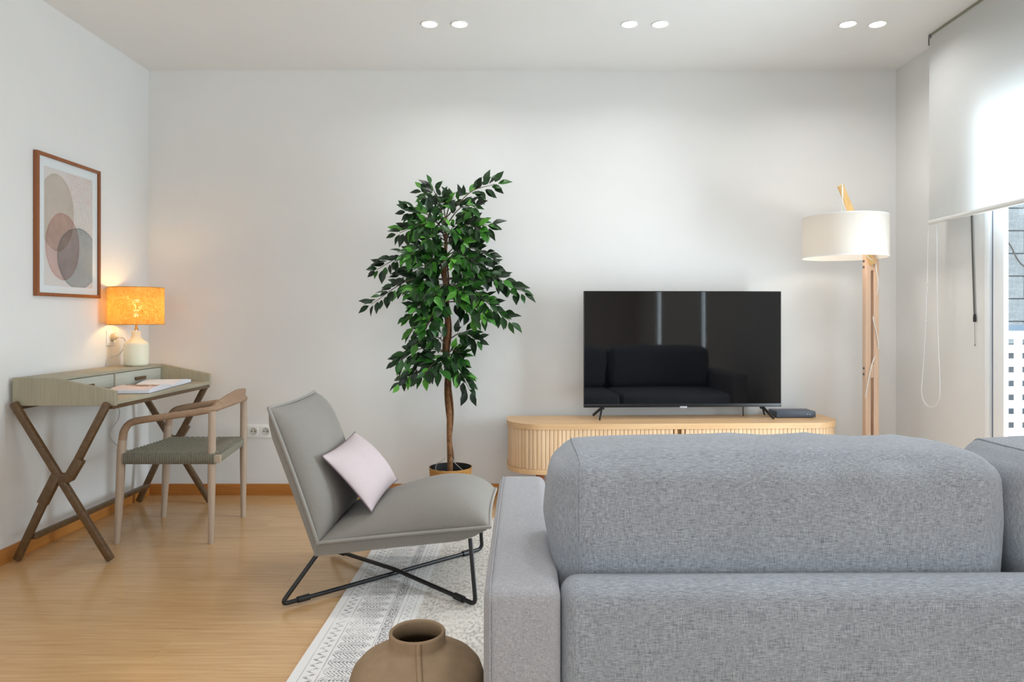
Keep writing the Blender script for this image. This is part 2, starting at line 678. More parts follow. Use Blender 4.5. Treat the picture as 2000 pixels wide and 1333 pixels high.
struct('ceiling', B((XL - 0.1, YF - 0.1, ZC), (XR + 0.1, YB + 0.1, ZC + 0.1)), M['ceiling'])
struct('wall_left', B((XL - 0.1, YF - 0.1, -0.1), (XL, YB + 0.1, ZC)), M['wall'])
struct('wall_back', B((XL, YB, -0.1), (XR + 0.08, YB + 0.1, ZC)), M['wall'])
TW = 0.08
D0, D1, DZ = 2.42, 3.36, 2.12          # balcony door opening in the right wall
wins = [(0.32, 0.54), (-1.47, -1.17)]   # two tall narrow windows further back
bm = bmesh.new()
ys = [YF - 0.1, -1.47, -1.17, 0.32, 0.54, D0, D1, YB + 0.1]
for i in range(0, len(ys), 2):
    box(bm, (XR, ys[i], -0.1), (XR + TW, ys[i + 1], ZC))
for a, b in wins:
    box(bm, (XR, a, -0.1), (XR + TW, b, 0.25))
    box(bm, (XR, a, 2.2), (XR + TW, b, ZC))
box(bm, (XR, D0, DZ), (XR + TW, D1, ZC))
box(bm, (XR, D0, -0.1), (XR + TW, D1, 0.0))
struct('wall_right', bm, M['wall'])
FW0, FW1, FZ0, FZ1 = -1.9, 1.1, 0.4, 2.35  # opening for the added window behind the camera
bm = bmesh.new()
box(bm, (XL, YF - 0.1, -0.1), (FW0, YF, ZC))
box(bm, (FW1, YF - 0.1, -0.1), (XR, YF, ZC))
box(bm, (FW0, YF - 0.1, -0.1), (FW1, YF, FZ0))
box(bm, (FW0, YF - 0.1, FZ1), (FW1, YF, ZC))
struct('wall_front', bm, M['wall'])

# skirting boards
bb = 0.066
o = struct('baseboard_back', B((XL + 0.014, YB - 0.013, 0), (XR, YB, bb), 0.002), M['base'])
bm = B((XL, YF, 0), (XL + 0.013, 3.069, bb), 0.002)
box(bm, (XL, 3.071, 0), (XL + 0.013, 3.941, bb), 0.002)
box(bm, (XL, 3.943, 0), (XL + 0.013, YB, bb), 0.002)
struct('baseboard_left', bm, M['base_y'])
struct('baseboard_right', B((XR - 0.013, D1, 0), (XR, YB - 0.014, bb), 0.002), M['base_y'])


# windows and the balcony door
def window(name, axis, w0, w1, z0, z1, pos, mull=()):
    """frame + panes in a wall; axis 0: wall spans x (front wall), 1: wall spans y (right wall)"""
    fw = 0.05

    def bx(bm, a, b, z0_, z1_, d0, d1, bev=0.003):
        if axis == 0:
            box(bm, (a, pos + d0, z0_), (b, pos + d1, z1_), bev)
        else:
            box(bm, (pos + d0, a, z0_), (pos + d1, b, z1_), bev)
    bm = bmesh.new()
    bx(bm, w0, w0 + fw, z0, z1, -0.02, 0.03)
    bx(bm, w1 - fw, w1, z0, z1, -0.02, 0.03)
    bx(bm, w0 + fw, w1 - fw, z0, z0 + fw, -0.02, 0.03)
    bx(bm, w0 + fw, w1 - fw, z1 - fw, z1, -0.02, 0.03)
    for q in mull:
        bx(bm, q - 0.03, q + 0.03, z0 + fw, z1 - fw, -0.02, 0.03)
    f_ = struct(name, bm, M['white_frame'])
    bm = bmesh.new()
    bx(bm, w0 + fw, w1 - fw, z0 + fw, z1 - fw, 0.002, 0.006, 0)
    obj('pane', bm, M['glass'], f_)
    return f_


window('window_2', 1, 0.32, 0.54, 0.25, 2.2, XR + 0.04)
window('window_3', 1, -1.47, -1.17, 0.25, 2.2, XR + 0.04)
window('fill_window', 0, FW0, FW1, FZ0, FZ1, YF - 0.05, (-0.9, 0.1))  # unseen window, added to let fill light in from behind

bm = bmesh.new()          # white door frame in the opening
box(bm, (XR - 0.004, 3.327, 0), (XR + 0.075, D1, DZ), 0.004)
box(bm, (XR - 0.004, D0, 0), (XR + 0.075, D0 + 0.033, DZ), 0.004)
box(bm, (XR - 0.004, D0 + 0.033, DZ - 0.033), (XR + 0.075, 3.327, DZ), 0.004)
dr = struct('door_1', bm, M['white_frame'])
bm = bmesh.new()
y0, y1, sw = D0 + 0.037, 3.309, 0.075
box(bm, (XR + 0.004, y1 - sw, 0.02), (XR + 0.026, y1, DZ - 0.04), 0.004)
box(bm, (XR + 0.004, y0, 0.02), (XR + 0.026, y0 + sw, DZ - 0.04), 0.004)
box(bm, (XR + 0.004, y0 + sw, 0.02), (XR + 0.026, y1 - sw, 0.12), 0.004)
box(bm, (XR + 0.004, y0 + sw, DZ - 0.12), (XR + 0.026, y1 - sw, DZ - 0.04), 0.004)
obj('sash', bm, M['white_frame'], dr)
obj('seal', B((XR + 0.012, y1 + 0.001, 0.005), (XR + 0.04, 3.326, DZ - 0.036)), M['seal'], dr)
obj('pane', B((XR + 0.011, y0 + sw, 0.12), (XR + 0.015, y1 - sw, DZ - 0.12)), M['glass'], dr)
obj('sill', B((XR - 0.002, D0 + 0.034, 0.0), (XR + 0.078, 3.326, 0.018), 0.003), M['white_frame'], dr)

# ------------------------------------------------------------------ outside: balcony end railing and neighbouring stone wall
struct('floor_balcony', B((XR + TW + 0.001, 1.4, -0.12), (4.3, 4.5, -0.02)), M['block'])
YR = 4.25
rail = thing('balcony_railing', 'white balcony end railing of perforated metal seen through the glass door', 'railing', (3.4, YR, -0.02))
bm = bmesh.new()
x0p, z0p, pitch, hole = 2.29, 0.0, 0.0835, 0.0345
nx, nz = 20, 11
# sheet with square holes: solid bars around every hole
xs0 = 2.857 - pitch * 5.0 - pitch / 2
for j in range(nz + 1):
    zt = 0.915 - j * pitch
    box(bm, (xs0, YR - 0.002, zt - 0.0), (xs0 + nx * pitch, YR + 0.002, zt + pitch - hole))
    if j < nz:
        for i in range(nx + 1):
            xc = xs0 + i * pitch
            box(bm, (max(xs0, xc - (pitch - hole) / 2), YR - 0.002, zt - hole), (min(xs0 + nx * pitch, xc + (pitch - hole) / 2), YR + 0.002, zt))
obj('perforated_panel', bm, M['rail_white'], rail, smooth=False)
obj('handrail', B((xs0, YR - 0.03, 0.969), (xs0 + nx * pitch, YR + 0.03, 1.0), 0.004), plain('blue_grey_metal', (120, 138, 156), 0.5), rail)
bm = bmesh.new()
box(bm, (xs0, YR - 0.02, -0.02), (xs0 + nx * pitch, YR + 0.02, 0.915 - nz * pitch + 0.0))
obj('bottom_rail', bm, M['rail_white'], rail)

YN = 6.6
nw = struct('wall_neighbour', B((4.49, YN + 0.02, -1.0), (7.2, YN + 0.3, 2.6)), M['mortar'])
random.seed(8)
z = 0.80
rr = 0
base_me = {}
while z < 2.55:
    x = 4.485 - (0.0 if rr % 2 else 0.19)
    while x < 5.6:
        x0b, x1b = max(4.485, x) + 0.004, x + 0.37
        if x1b - x0b > 0.05:
            key = round(x1b - x0b, 3)
            if key not in base_me:
                ob = obj('stone_block', B((0, 0, 0), (x1b - x0b, 0.05, 0.203), 0.006, 1), M['block'], None)
                base_me[key] = ob.data
            else:
                ob = bpy.data.objects.new('stone_block', base_me[key])
                C.objects.link(ob)
            ob.parent = nw
            ob.location = (x0b, YN + random.uniform(-0.035, -0.02), z)
        x += 0.378
    z += 0.211
    rr += 1
bm = bmesh.new()
pa = smooth_path([at(1962, 462, YN - 0.08), at(1975, 483, YN - 0.08), at(1988, 508, YN - 0.08), at(2004, 523, YN - 0.08), at(2030, 530, YN - 0.08)])
tube(bm, pa, 0.006, 6)
tag(recentre(obj('cable', bm, M['strap'])), 'thin dark cable sagging across the grey stone wall outside', 'cable')


# ------------------------------------------------------------------ downlights
def downlight(i, x, lab):
    t = thing('downlight', lab, 'light', (x, 3.50, ZC), 0, 'recessed ceiling spots', local=True)
    bm = lathe(bmesh.new(), [(0.040, 0.0), (0.0435, 0.0), (0.0435, -0.004), (0.040, -0.005), (0.036, -0.002), (0.036, 0.0)], n=32)
    obj('trim_ring', bm, M['white'], t)
    bm = lathe(bmesh.new(), [(0.0, -0.0012), (0.0358, -0.0012), (0.0358, 0.0), (0.0, 0.0)], n=32)
    obj('lens', bm, M['led'], t)
    l = bpy.data.lights.new('downlight_beam', 'AREA')
    l.shape, l.size, l.energy, l.color, l.spread = 'DISK', 0.07, 1.7, (0.985, 0.99, 1.0), R(150)
    lo_ = bpy.data.objects.new('downlight_beam', l)
    lo_.location = (0, 0, -0.0065)
    lo_.parent = t
    C.objects.link(lo_)


labs = ['lit round ceiling downlight, first from the left wall', 'lit round ceiling downlight, second from the left wall',
        'lit round ceiling downlight, left one of the middle pair above the television', 'lit round ceiling downlight, right one of the middle pair above the television',
        'lit round ceiling downlight, left one of the pair near the roller blind', 'lit round ceiling downlight nearest the roller blind']
for i, px in enumerate((839, 898, 1230, 1290, 1656, 1714)):
    downlight(i, (px - CX) / F * 3.50, labs[i])

# ------------------------------------------------------------------ roller blind, chain, strap
BX, BY0, BY1, BZ = 2.094, 2.30, 3.635, 1.522
bl = thing('roller_blind', 'white translucent roller blind half drawn over the balcony door', 'blind', (BX, (BY0 + BY1) / 2, ZC))
obj('fabric', B((BX, BY0, BZ + 0.02), (BX + 0.0015, BY1, ZC - 0.014)), M['blind'], bl)
bm = bmesh.new()
tube(bm, [(BX + 0.001, BY0, BZ + 0.011), (BX + 0.001, BY1 + 0.002, BZ + 0.011)], 0.012, 12, flat=((1, 0, 0), 0.6))
obj('bottom_bar', bm, plain('white_blind_bar', (222, 222, 218), 0.5), bl)
obj('headrail', B((BX - 0.003, BY0, ZC - 0.014), (BX + 0.045, BY1 - 0.02, ZC), 0.002), M['headrail'], bl)
bm = B((BX - 0.004, BY1 - 0.02, ZC - 0.022), (BX + 0.05, BY1 + 0.004, ZC), 0.002)
box(bm, (BX - 0.004, BY1 - 0.001, ZC - 0.055), (BX + 0.012, BY1 + 0.004, ZC - 0.02), 0.001)
obj('bracket', bm, M['steel'], bl)
yc = 3.60
CHX = BX + 0.010


def onblind(px, py):
    yy = CHX * F / (px - CX)
    return Vector((CHX, yy, H - (py - CY) / F * yy))


cp = [onblind(*q) for q in ((1822, 75), (1822, 300), (1820, 400), (1814, 452), (1812, 500), (1811, 555), (1808, 640), (1803, 720), (1800, 765), (1806, 787), (1818, 796),
                            (1831, 787), (1836, 765), (1834, 700), (1831, 600), (1830, 460), (1831, 300), (1831, 75))]
bm = tube(bmesh.new(), smooth_path(cp, 6), 0.0026, 6)
for q in (onblind(1811, 556), onblind(1808.6, 628)):
    lathe(bm, [(0, -0.006), (0.005, 0), (0, 0.006)], q, 8)
obj('pull_chain', bm, plain('white_chain', (236, 236, 236), 0.5), bl)

t = thing('shutter_strap', 'dark grey shutter strap with a pull weight on the wall by the door', 'strap', (2.19, 3.45, 1.03))
bm = bmesh.new()
sx = 2.193


def onwall(px, py, x=sx):
    yy = x * F / (px - CX)
    return Vector((x, yy, H - (py - CY) / F * yy))


tube(bm, smooth_path([onwall(1896, 380), onwall(1898, 440), onwall(1900, 520), onwall(1902.5, 600), onwall(1903.5, 618)]), 0.0055, 8, flat=((1, 0, 0), 0.4))
obj('strap_band', bm, M['strap'], t)
bm = lathe(bmesh.new(), [(0, -0.018), (0.006, -0.018), (0.007, 0.0), (0.005, 0.02), (0, 0.02)], onwall(1903.5, 622, 2.191), 10)
obj('pull_weight', bm, M['black'], t)
bm = tube(bmesh.new(), [onwall(1903.5, 628, 2.194), onwall(1904, 672, 2.194)], 0.0012, 5)
lathe(bm, [(0, -0.008), (0.004, 0), (0, 0.006)], onwall(1904, 674, 2.193), 8)
obj('draw_string', bm, M['wire'], t)


# ------------------------------------------------------------------ sockets
def socket_plate(c, un, nn, gang):
    """c centre on the wall, un unit along wall, nn normal into room"""
    un, nn = Vector(un), Vector(nn)
    up = Vector((0, 0, 1))
    out = []

    def obx(bm, a0, a1, z0, z1, d0, d1, bev=0.0015):
        p = c + un * a0 + up * z0 + nn * d0
        q = c + un * a1 + up * z1 + nn * d1
        lo = [min(p[i], q[i]) for i in range(3)]
        hi = [max(p[i], q[i]) for i in range(3)]
        return box(bm, lo, hi, bev)
    return obx


c = Vector((-1.62 + 0.076, YB, H - (842.5 - CY) / 331.6))
t = thing('wall_socket', 'white double wall socket on the back wall behind the grey lounge chair', 'socket', tuple(c))
ox = socket_plate(c, (1, 0, 0), (0, -1, 0), 2)
obj('plate', ox(bmesh.new(), -0.076, 0.076, -0.0405, 0.0405, 0, 0.006, 0.003), M['white'], t)
for s in (-0.036, 0.036):
    q = obj('socket_insert', ox(bmesh.new(), s - 0.028, s + 0.028, -0.029, 0.029, 0.006, 0.0085, 0.004), M['white'], t)
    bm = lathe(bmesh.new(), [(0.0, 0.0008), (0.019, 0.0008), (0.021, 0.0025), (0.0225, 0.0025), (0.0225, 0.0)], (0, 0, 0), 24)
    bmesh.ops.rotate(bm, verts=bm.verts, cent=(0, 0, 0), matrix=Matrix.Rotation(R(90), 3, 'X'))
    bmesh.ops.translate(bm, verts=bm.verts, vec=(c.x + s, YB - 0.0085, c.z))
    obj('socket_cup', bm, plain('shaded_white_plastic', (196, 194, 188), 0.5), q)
    bm = bmesh.new()
    for hx in (-0.0095, 0.0095):
        ox(bm, s + hx - 0.003, s + hx + 0.003, -0.003, 0.003, 0.0092, 0.0098, 0)
    obj('pin_hole', bm, M['dark_hole'], q)

yo = 3.775
c = Vector((XL, yo, H - (660 - CY) / F * yo))
t = thing('wall_outlet', 'white single wall outlet on the left wall behind the table lamp', 'socket', tuple(c))
ox = socket_plate(c, (0, 1, 0), (1, 0, 0), 1)
obj('plate', ox(bmesh.new(), -0.0405, 0.0405, -0.0405, 0.0405, 0, 0.006, 0.003), M['white'], t)
q = obj('socket_insert', ox(bmesh.new(), -0.028, 0.028, -0.029, 0.029, 0.006, 0.0085, 0.004), M['white'], t)
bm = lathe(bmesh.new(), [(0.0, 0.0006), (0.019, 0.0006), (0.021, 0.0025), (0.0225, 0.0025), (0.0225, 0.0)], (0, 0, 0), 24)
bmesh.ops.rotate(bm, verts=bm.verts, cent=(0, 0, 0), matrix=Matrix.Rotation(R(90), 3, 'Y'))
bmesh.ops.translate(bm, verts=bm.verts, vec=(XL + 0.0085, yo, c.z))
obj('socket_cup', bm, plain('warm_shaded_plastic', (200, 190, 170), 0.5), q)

# ------------------------------------------------------------------ TV cabinet (built along local x, then turned a little)
CW, CD, CZ0, CZ1 = 1.846, 0.335, 0.205, 0.475
cab = thing('television_cabinet', 'long low oak cabinet with rounded ends and slatted tambour doors', 'cabinet', (0.838, 3.955, 0), R(2.0), local=True)


def stadium(hw, hd, r, n=10, back_r=0.02):
    pts = []
    for cx_, cy_, a0, rr_ in ((hw - r, -hd + r, -90, r), (hw - back_r, hd - back_r, 0, back_r), (-hw + back_r, hd - back_r, 90, back_r), (-hw + r, -hd + r, 180, r)):
        for i in range(n + 1):
            a = R(a0 + 90 * i / n)
            pts.append((cx_ + rr_ * math.cos(a), cy_ + rr_ * math.sin(a)))
    return pts


bm = prism(bmesh.new(), stadium(CW / 2, CD / 2, 0.19), 2, CZ1 - 0.030, CZ1)
te = [e for e in bm.edges if abs(e.verts[0].co.z - e.verts[1].co.z) < 1e-6]
bmesh.ops.bevel(bm, geom=te, offset=0.006, segments=3, affect='EDGES', profile=0.5)
obj('cabinet_top', bm, M['oak'], cab)
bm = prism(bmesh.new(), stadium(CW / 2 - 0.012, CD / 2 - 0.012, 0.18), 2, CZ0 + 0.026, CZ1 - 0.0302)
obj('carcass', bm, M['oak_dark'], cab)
bm = prism(bmesh.new(), stadium(CW / 2 - 0.002, CD / 2 - 0.002, 0.188), 2, CZ0, CZ0 + 0.026)
te = [e for e in bm.edges if abs(e.verts[0].co.z - e.verts[1].co.z) < 1e-6]
bmesh.ops.bevel(bm, geom=te, offset=0.004, segments=2, affect='EDGES', profile=0.5)
obj('bottom_panel', bm, M['oak'], cab)
for sx_ in (-0.74, 0.74):
    for sy_ in (-0.11, 0.11):
        bm = lathe(bmesh.new(), [(0, 0), (0.012, 0), (0.019, 0.2045), (0, 0.2045)], (sx_, sy_, 0), 16)
        obj('leg', bm, M['walnut'], cab)
# slats along the front and round the two front corners
hw, hd, rc = CW / 2 - 0.010, CD / 2 - 0.010, 0.182
path = []
nseg = 40
for i in range(9):
    path.append(((-hw), hd - 0.03 - (2 * hd - 0.03 - rc) * i / 8.0))
for i in range(1, nseg + 1):
    a = R(180 + 90 * i / nseg)
    path.append((-hw + rc + rc * math.cos(a), -hd + rc + rc * math.sin(a)))
for i in range(1, nseg + 1):
    a = R(270 + 90 * i / nseg)
    path.append((hw - rc + rc * math.cos(a), -hd + rc + rc * math.sin(a)))
for i in range(1, 9):
    path.append((hw, -hd + rc + (2 * hd - 0.03 - rc) * i / 8.0))
cum = [0]
for i in range(1, len(path)):
    cum.append(cum[-1] + math.dist(path[i], path[i - 1]))
tot = cum[-1]
ns = int(round(tot / 0.0222))
sl_me = None
for kx in range(ns):
    s = (kx + 0.5) * tot / ns
    i = max(j for j in range(len(cum)) if cum[j] <= s)
    i = min(i, len(path) - 2)
    tt = (s - cum[i]) / (cum[i + 1] - cum[i])
    px_, py_ = path[i][0] + (path[i + 1][0] - path[i][0]) * tt, path[i][1] + (path[i + 1][1] - path[i][1]) * tt
    an = math.atan2(path[i + 1][1] - path[i][1], path[i + 1][0] - path[i][0])
    if abs(px_) < 0.034 and py_ < 0:
        continue
    if sl_me is None:
        wl = tot / ns - 0.0017
        so = obj('slat', B((-wl / 2, -0.004, CZ0 + 0.0265), (wl / 2, 0.004, CZ1 - 0.0305), 0.0022, 2), M['oak_slat'], cab)
        sl_me = so.data
    else:
        so = bpy.data.objects.new('slat', sl_me)
        C.objects.link(so)
        so.parent = cab
    so.location = (px_, py_, 0)
    so.rotation_euler = (0, 0, an)
# middle: two door edges with finger-pull slots
for sx_ in (-1, 1):
    obj('door_pull', B((sx_ * 0.019 - 0.0085, -hd - 0.006, CZ0 + 0.0265), (sx_ * 0.019 + 0.0085, -hd + 0.008, CZ1 - 0.0305), 0.003), M['oak'], cab)

# ------------------------------------------------------------------ television
TVW, TVH = 1.118, 0.652
tv = thing('television', 'large flat black television standing on the oak cabinet', 'television', (0.902, 3.962, CZ1), R(2.2), local=True)
tz = 0.066
obj('casing', B((-TVW / 2, 0.0, tz), (TVW / 2, 0.025, tz + TVH), 0.003), M['tv'], tv)
bm = B((-0.40, 0.0255, tz + 0.06), (0.40, 0.055, tz + 0.42), 0.012)
obj('rear_housing', bm, M['tv'], tv)
obj('screen', B((-TVW / 2 + 0.004, -0.0015, tz + 0.020), (TVW / 2 - 0.004, -0.0001, tz + TVH - 0.004)), M['screen'], tv)
obj('bezel', B((-TVW / 2 + 0.001, -0.004, tz + 0.0005), (TVW / 2 - 0.001, -0.0002, tz + 0.0195), 0.001), M['tv'], tv)
bm = B((-0.020, -0.006, tz - 0.004), (0.020, -0.0041, tz + 0.006), 0.001)
obj('badge', bm, M['badge'], tv)
for sg in (-1, 1):
    tx = sg * 0.455
    ft = bar(bmesh.new(), (tx, 0.012, tz - 0.001), (tx + sg * 0.028, -0.085, 0.0125), 0.014, 0.010, (1, 0, 0), 0.002)
    bar(ft, (tx, 0.012, tz - 0.001), (tx + sg * 0.040, 0.085, 0.0125), 0.014, 0.010, (1, 0, 0), 0.002)
    box(ft, (tx - 0.012, 0.002, tz - 0.012), (tx + 0.012, 0.022, tz + 0.002), 0.002)
    obj('foot', ft, M['black'], tv)
bm = tube(bmesh.new(), smooth_path([(0.36, 0.05, tz + 0.07), (0.365, 0.07, 0.03), (0.375, 0.09, 0.003)]), 0.003, 6)
obj('cable', bm, M['black'], tv)

# set-top box
sb = thing('set_top_box', 'flat slate grey receiver box on the cabinet beside the television', 'receiver', (1.548, 4.058, CZ1), R(2.0), local=True)
obj('casing', B((-0.112, -0.062, 0.004), (0.112, 0.062, 0.038), 0.004), M['box'], sb)
bm = B((-0.10, -0.05, 0.0), (0.10, 0.05, 0.0042))
obj('base', bm, M['black'], sb)
for dx in (0.064, 0.078):
    obj('indicator', B((dx - 0.002, -0.0632, 0.019), (dx + 0.002, -0.0618, 0.023)), M['led_tiny'], sb)

# ------------------------------------------------------------------ floor lamp
YL = 3.77
lp = thing('floor_lamp', 'wooden floor lamp with white drum shade beside the oak cabinet', 'lamp', (1.885, 3.86, 0))
px0, px1 = (1691 - CX) / F * 3.84, (1717 - CX) / F * 3.84
bw = 0.028
zt = 1.40
obj('post', B((px0, 3.84, 0.03), (px0 + bw, 3.88, zt), 0.002), M['lamp_wood'], lp)
obj('post', B((px1 - bw, 3.84, 0.03), (px1, 3.88, zt), 0.002), M['lamp_wood'], lp)
for z0, z1 in ((1.30, 1.385), (0.715, 0.79), (0.03, 0.10)):
    bm = B((px0 + bw + 0.0002, 3.842, z0), (px1 - bw - 0.0002, 3.878, z1), 0.001)
    o = obj('spacer', bm, M['lamp_wood'], lp)
    if z0 > 0.5:
        bm = bmesh.new()
        for zz in (z0 + 0.02, z0 + 0.052):
            for sx_, xx in ((1, px1), (-1, px0)):
                b2 = lathe(bmesh.new(), [(0, 0), (0.007, 0), (0.007, 0.004), (0.004, 0.007), (0, 0.007)], (0, 0, 0), 12)
                bmesh.ops.rotate(b2, verts=b2.verts, cent=(0, 0, 0), matrix=Matrix.Rotation(R(90 * sx_), 3, 'Y'))
                bmesh.ops.translate(b2, verts=b2.verts, vec=(xx, 3.86, zz))
                me_ = bpy.data.meshes.new('t')
                b2.to_mesh(me_)
                b2.free()
                bm.from_mesh(me_)
                bpy.data.meshes.remove(me_)
        obj('bolt', bm, M['steel'], o)
bm = B((px0 - 0.10, 3.70, 0), (px1 + 0.10, 4.00, 0.03), 0.004)
obj('base', bm, M['lamp_wood'], lp)
sc = Vector(((1650 - CX) / F * YL, YL, 0))
tip = at(1641, 362, YL + 0.005)
bot = Vector(((px0 + px1) / 2, 3.862, 1.335))
bm = bar(bmesh.new(), bot + (bot - tip).normalized() * 0.0 + Vector((0, -0.024, 0)), tip, 0.030, 0.020, (0, 1, 0), 0.002)
obj('arm', bm, M['lamp_arm'], lp)
zs0, zs1, rs = 1.362, 1.583, 0.214
bm = bmesh.new()
lathe(bm, [(rs, zs0), (rs, zs1), (rs - 0.0015, zs1), (rs - 0.0015, zs0)], sc, 64, True)
sh = obj('lamp_shade', bm, M['shade'], lp)
bm = lathe(bmesh.new(), [(rs + 0.0005, zs0), (rs + 0.0015, zs0 + 0.003), (rs + 0.0005, zs0 + 0.006), (rs - 0.002, zs0 + 0.003)], sc, 64, True)
lathe(bm, [(rs + 0.0005, zs1 - 0.006), (rs + 0.0015, zs1 - 0.003), (rs + 0.0005, zs1), (rs - 0.002, zs1 - 0.003)], sc, 64, True)
obj('shade_rim', bm, M['white'], sh)
bc = sc + Vector((-0.035, -0.045, 0))
bm = lathe(bmesh.new(), [(0, zs0 + 0.05), (0.02, zs0 + 0.055), (0.030, zs0 + 0.085), (0.022, zs0 + 0.12), (0.012, zs0 + 0.14), (0, zs0 + 0.14)], bc, 20)
obj('bulb', bm, M['bulb_white'], lp)
bm = lathe(bmesh.new(), [(0, 0.141), (0.014, 0.141), (0.014, 0.19), (0, 0.19)], bc + Vector((0, 0, zs0)), 16)
tube(bm, smooth_path([bc + Vector((0, 0, zs0 + 0.19)), bc + Vector((0.0, 0.0, zs0 + 0.26)), tip + Vector((0.005, -0.014, 0.004))]), 0.003, 6)
obj('lamp_holder', bm, M['white'], lp)
yq = 3.832
bm = tube(bmesh.new(), smooth_path([tip + Vector((0.006, -0.016, -0.01)), at(1650, 412, 3.72), at(1690, 495, 3.80), at(1708, 512, yq), at(1712, 530, yq), at(1715, 560, yq), at(1707, 610, yq + 0.03), at(1706, 625, yq - 0.004), at(1712, 650, yq), at(1716, 675, yq), at(1712, 690, yq + 0.02),
                                    at(1705, 706, yq), at(1699, 730, yq), at(1692.5, 765, yq), at(1690, 790, yq + 0.03), at(1696, 850, yq + 0.06)], 5), 0.003, 6)
obj('cord', bm, plain('white_cord', (235, 232, 226), 0.5), lp)

# ------------------------------------------------------------------ desk
YN0, YN1 = 3.025, 3.955            # outer faces of the two end panels
DXB, DXF, DXU = -2.184, -1.742, -2.008
ZB, ZW, ZU = 0.666, 0.688, 0.786
dk = thing('writing_desk', 'grey-washed wooden writing desk with dark crossed legs against left wall', 'desk', ((DXB + DXF) / 2, (YN0 + YN1) / 2, 0))
for ya in (YN0, YN1 - 0.018):
    prof = [(DXB, ZB), (DXF, ZB), (DXF, 0.730), (DXU, ZU), (DXB, ZU)]
    bm = prism(bmesh.new(), prof, 1, ya, ya + 0.018)
    bmesh.ops.bevel(bm, geom=bm.edges[:], offset=0.0015, segments=1, affect='EDGES', profile=0.5)
    obj('end_panel', bm, M['desk_x'], dk)
obj('worktop', B((DXB, YN0 + 0.0185, ZW - 0.018), (DXF - 0.002, YN1 - 0.0185, ZW), 0.0015), M['desk'], dk)
obj('shelf_top', B((DXB, YN0 + 0.0185, ZU - 0.016), (DXU, YN1 - 0.0185, ZU - 0.0003), 0.0015), M['desk'], dk)
ym = (YN0 + YN1) / 2
obj('divider', B((DXB + 0.012, ym - 0.006, ZW + 0.0003), (DXU - 0.004, ym + 0.006, ZU - 0.0165)), M['desk_x'], dk)
obj('back_board', B((DXB + 0.0005, YN0 + 0.019, ZW + 0.0003), (DXB + 0.0115, YN1 - 0.019, ZU - 0.0165)), M['desk'], dk)
for ya, yb in ((YN0 + 0.0205, ym - 0.008), (ym + 0.008, YN1 - 0.0205)):
    d = obj('drawer', B((DXU - 0.16, ya, ZW + 0.003), (DXU - 0.005, yb, ZU - 0.019), 0.0015), M['drawer'], dk)
    yc_ = (ya + yb) / 2
    obj('handle', B((DXU - 0.0045, yc_ - 0.048, ZW + 0.030), (DXU + 0.006, yc_ + 0.048, ZW + 0.047), 0.003), M['bronze'], d)
LW = 0.033
for q, yl in enumerate((YN0 - 0.0125, YN1 + 0.0125)):
    zA = 0.70
    s_ = F / yl
    # crossing legs measured on the near side (x, z)
    def pz(px, py):
        return Vector(((px - CX) / F * 3.0125, yl, H - (py - CY) / F * 3.0125))
    a0, a1 = pz(26, 787), pz(217, 1090)
    obj('leg', bar(bmesh.new(), a0, (a1.x, yl, 0.010), LW, 0.024, (0, 1, 0), 0.007), M['bronze'], dk)
    b0, b1 = pz(210, 788), pz(132, 938)
    c0, c1 = pz(110, 930), pz(33, 1090)
    obj('leg', bar(bmesh.new(), b0, b1, LW, 0.024, (0, 1, 0), 0.007), M['bronze'], dk)
    obj('leg', bar(bmesh.new(), c0, (c1.x, yl, 0.010), LW, 0.024, (0, 1, 0), 0.007), M['bronze'], dk)
    for (p_, q_) in ((pz(157, 897), pz(134, 936)), (pz(112, 928), pz(83, 985))):
        bm = bar(bmesh.new(), p_, q_, LW + 0.010, 0.030, (0, 1, 0), 0.006)
        obj('sleeve', bm, M['bronze'], dk)
    bm = rbox(pz(121, 934), (0.040, 0.0135, 0.022), 0.012, 4)
    obj('crossing_joint', bm, M['bronze'], dk)
obj('front_rail', B((DXF - 0.032, YN0 + 0.001, ZB - 0.014), (DXF - 0.006, YN1 - 0.001, ZW - 0.0185), 0.003), M['bronze'], dk)
obj('stretcher', bar(bmesh.new(), (-2.093, YN0 - 0.0, 0.105), (-2.093, YN1 + 0.0, 0.105), 0.024, 0.024, (0, 0, 1), 0.004), M['bronze'], dk)
obj('rear_rail', B((DXB + 0.01, YN0 + 0.001, ZB - 0.016), (DXB + 0.035, YN1 - 0.001, ZW - 0.0185), 0.003), M['bronze'], dk)

# ------------------------------------------------------------------ open book on the desk
bk = thing('open_book', 'open picture book with a photograph on its left page lying on the desk', 'book', (-1.745, 3.305, ZW + 0.0008), R(7.0), local=True)
# local: x towards the reader is +x (edge at 0), y along the desk; left page y 0..0.30, right page 0.30..0.57


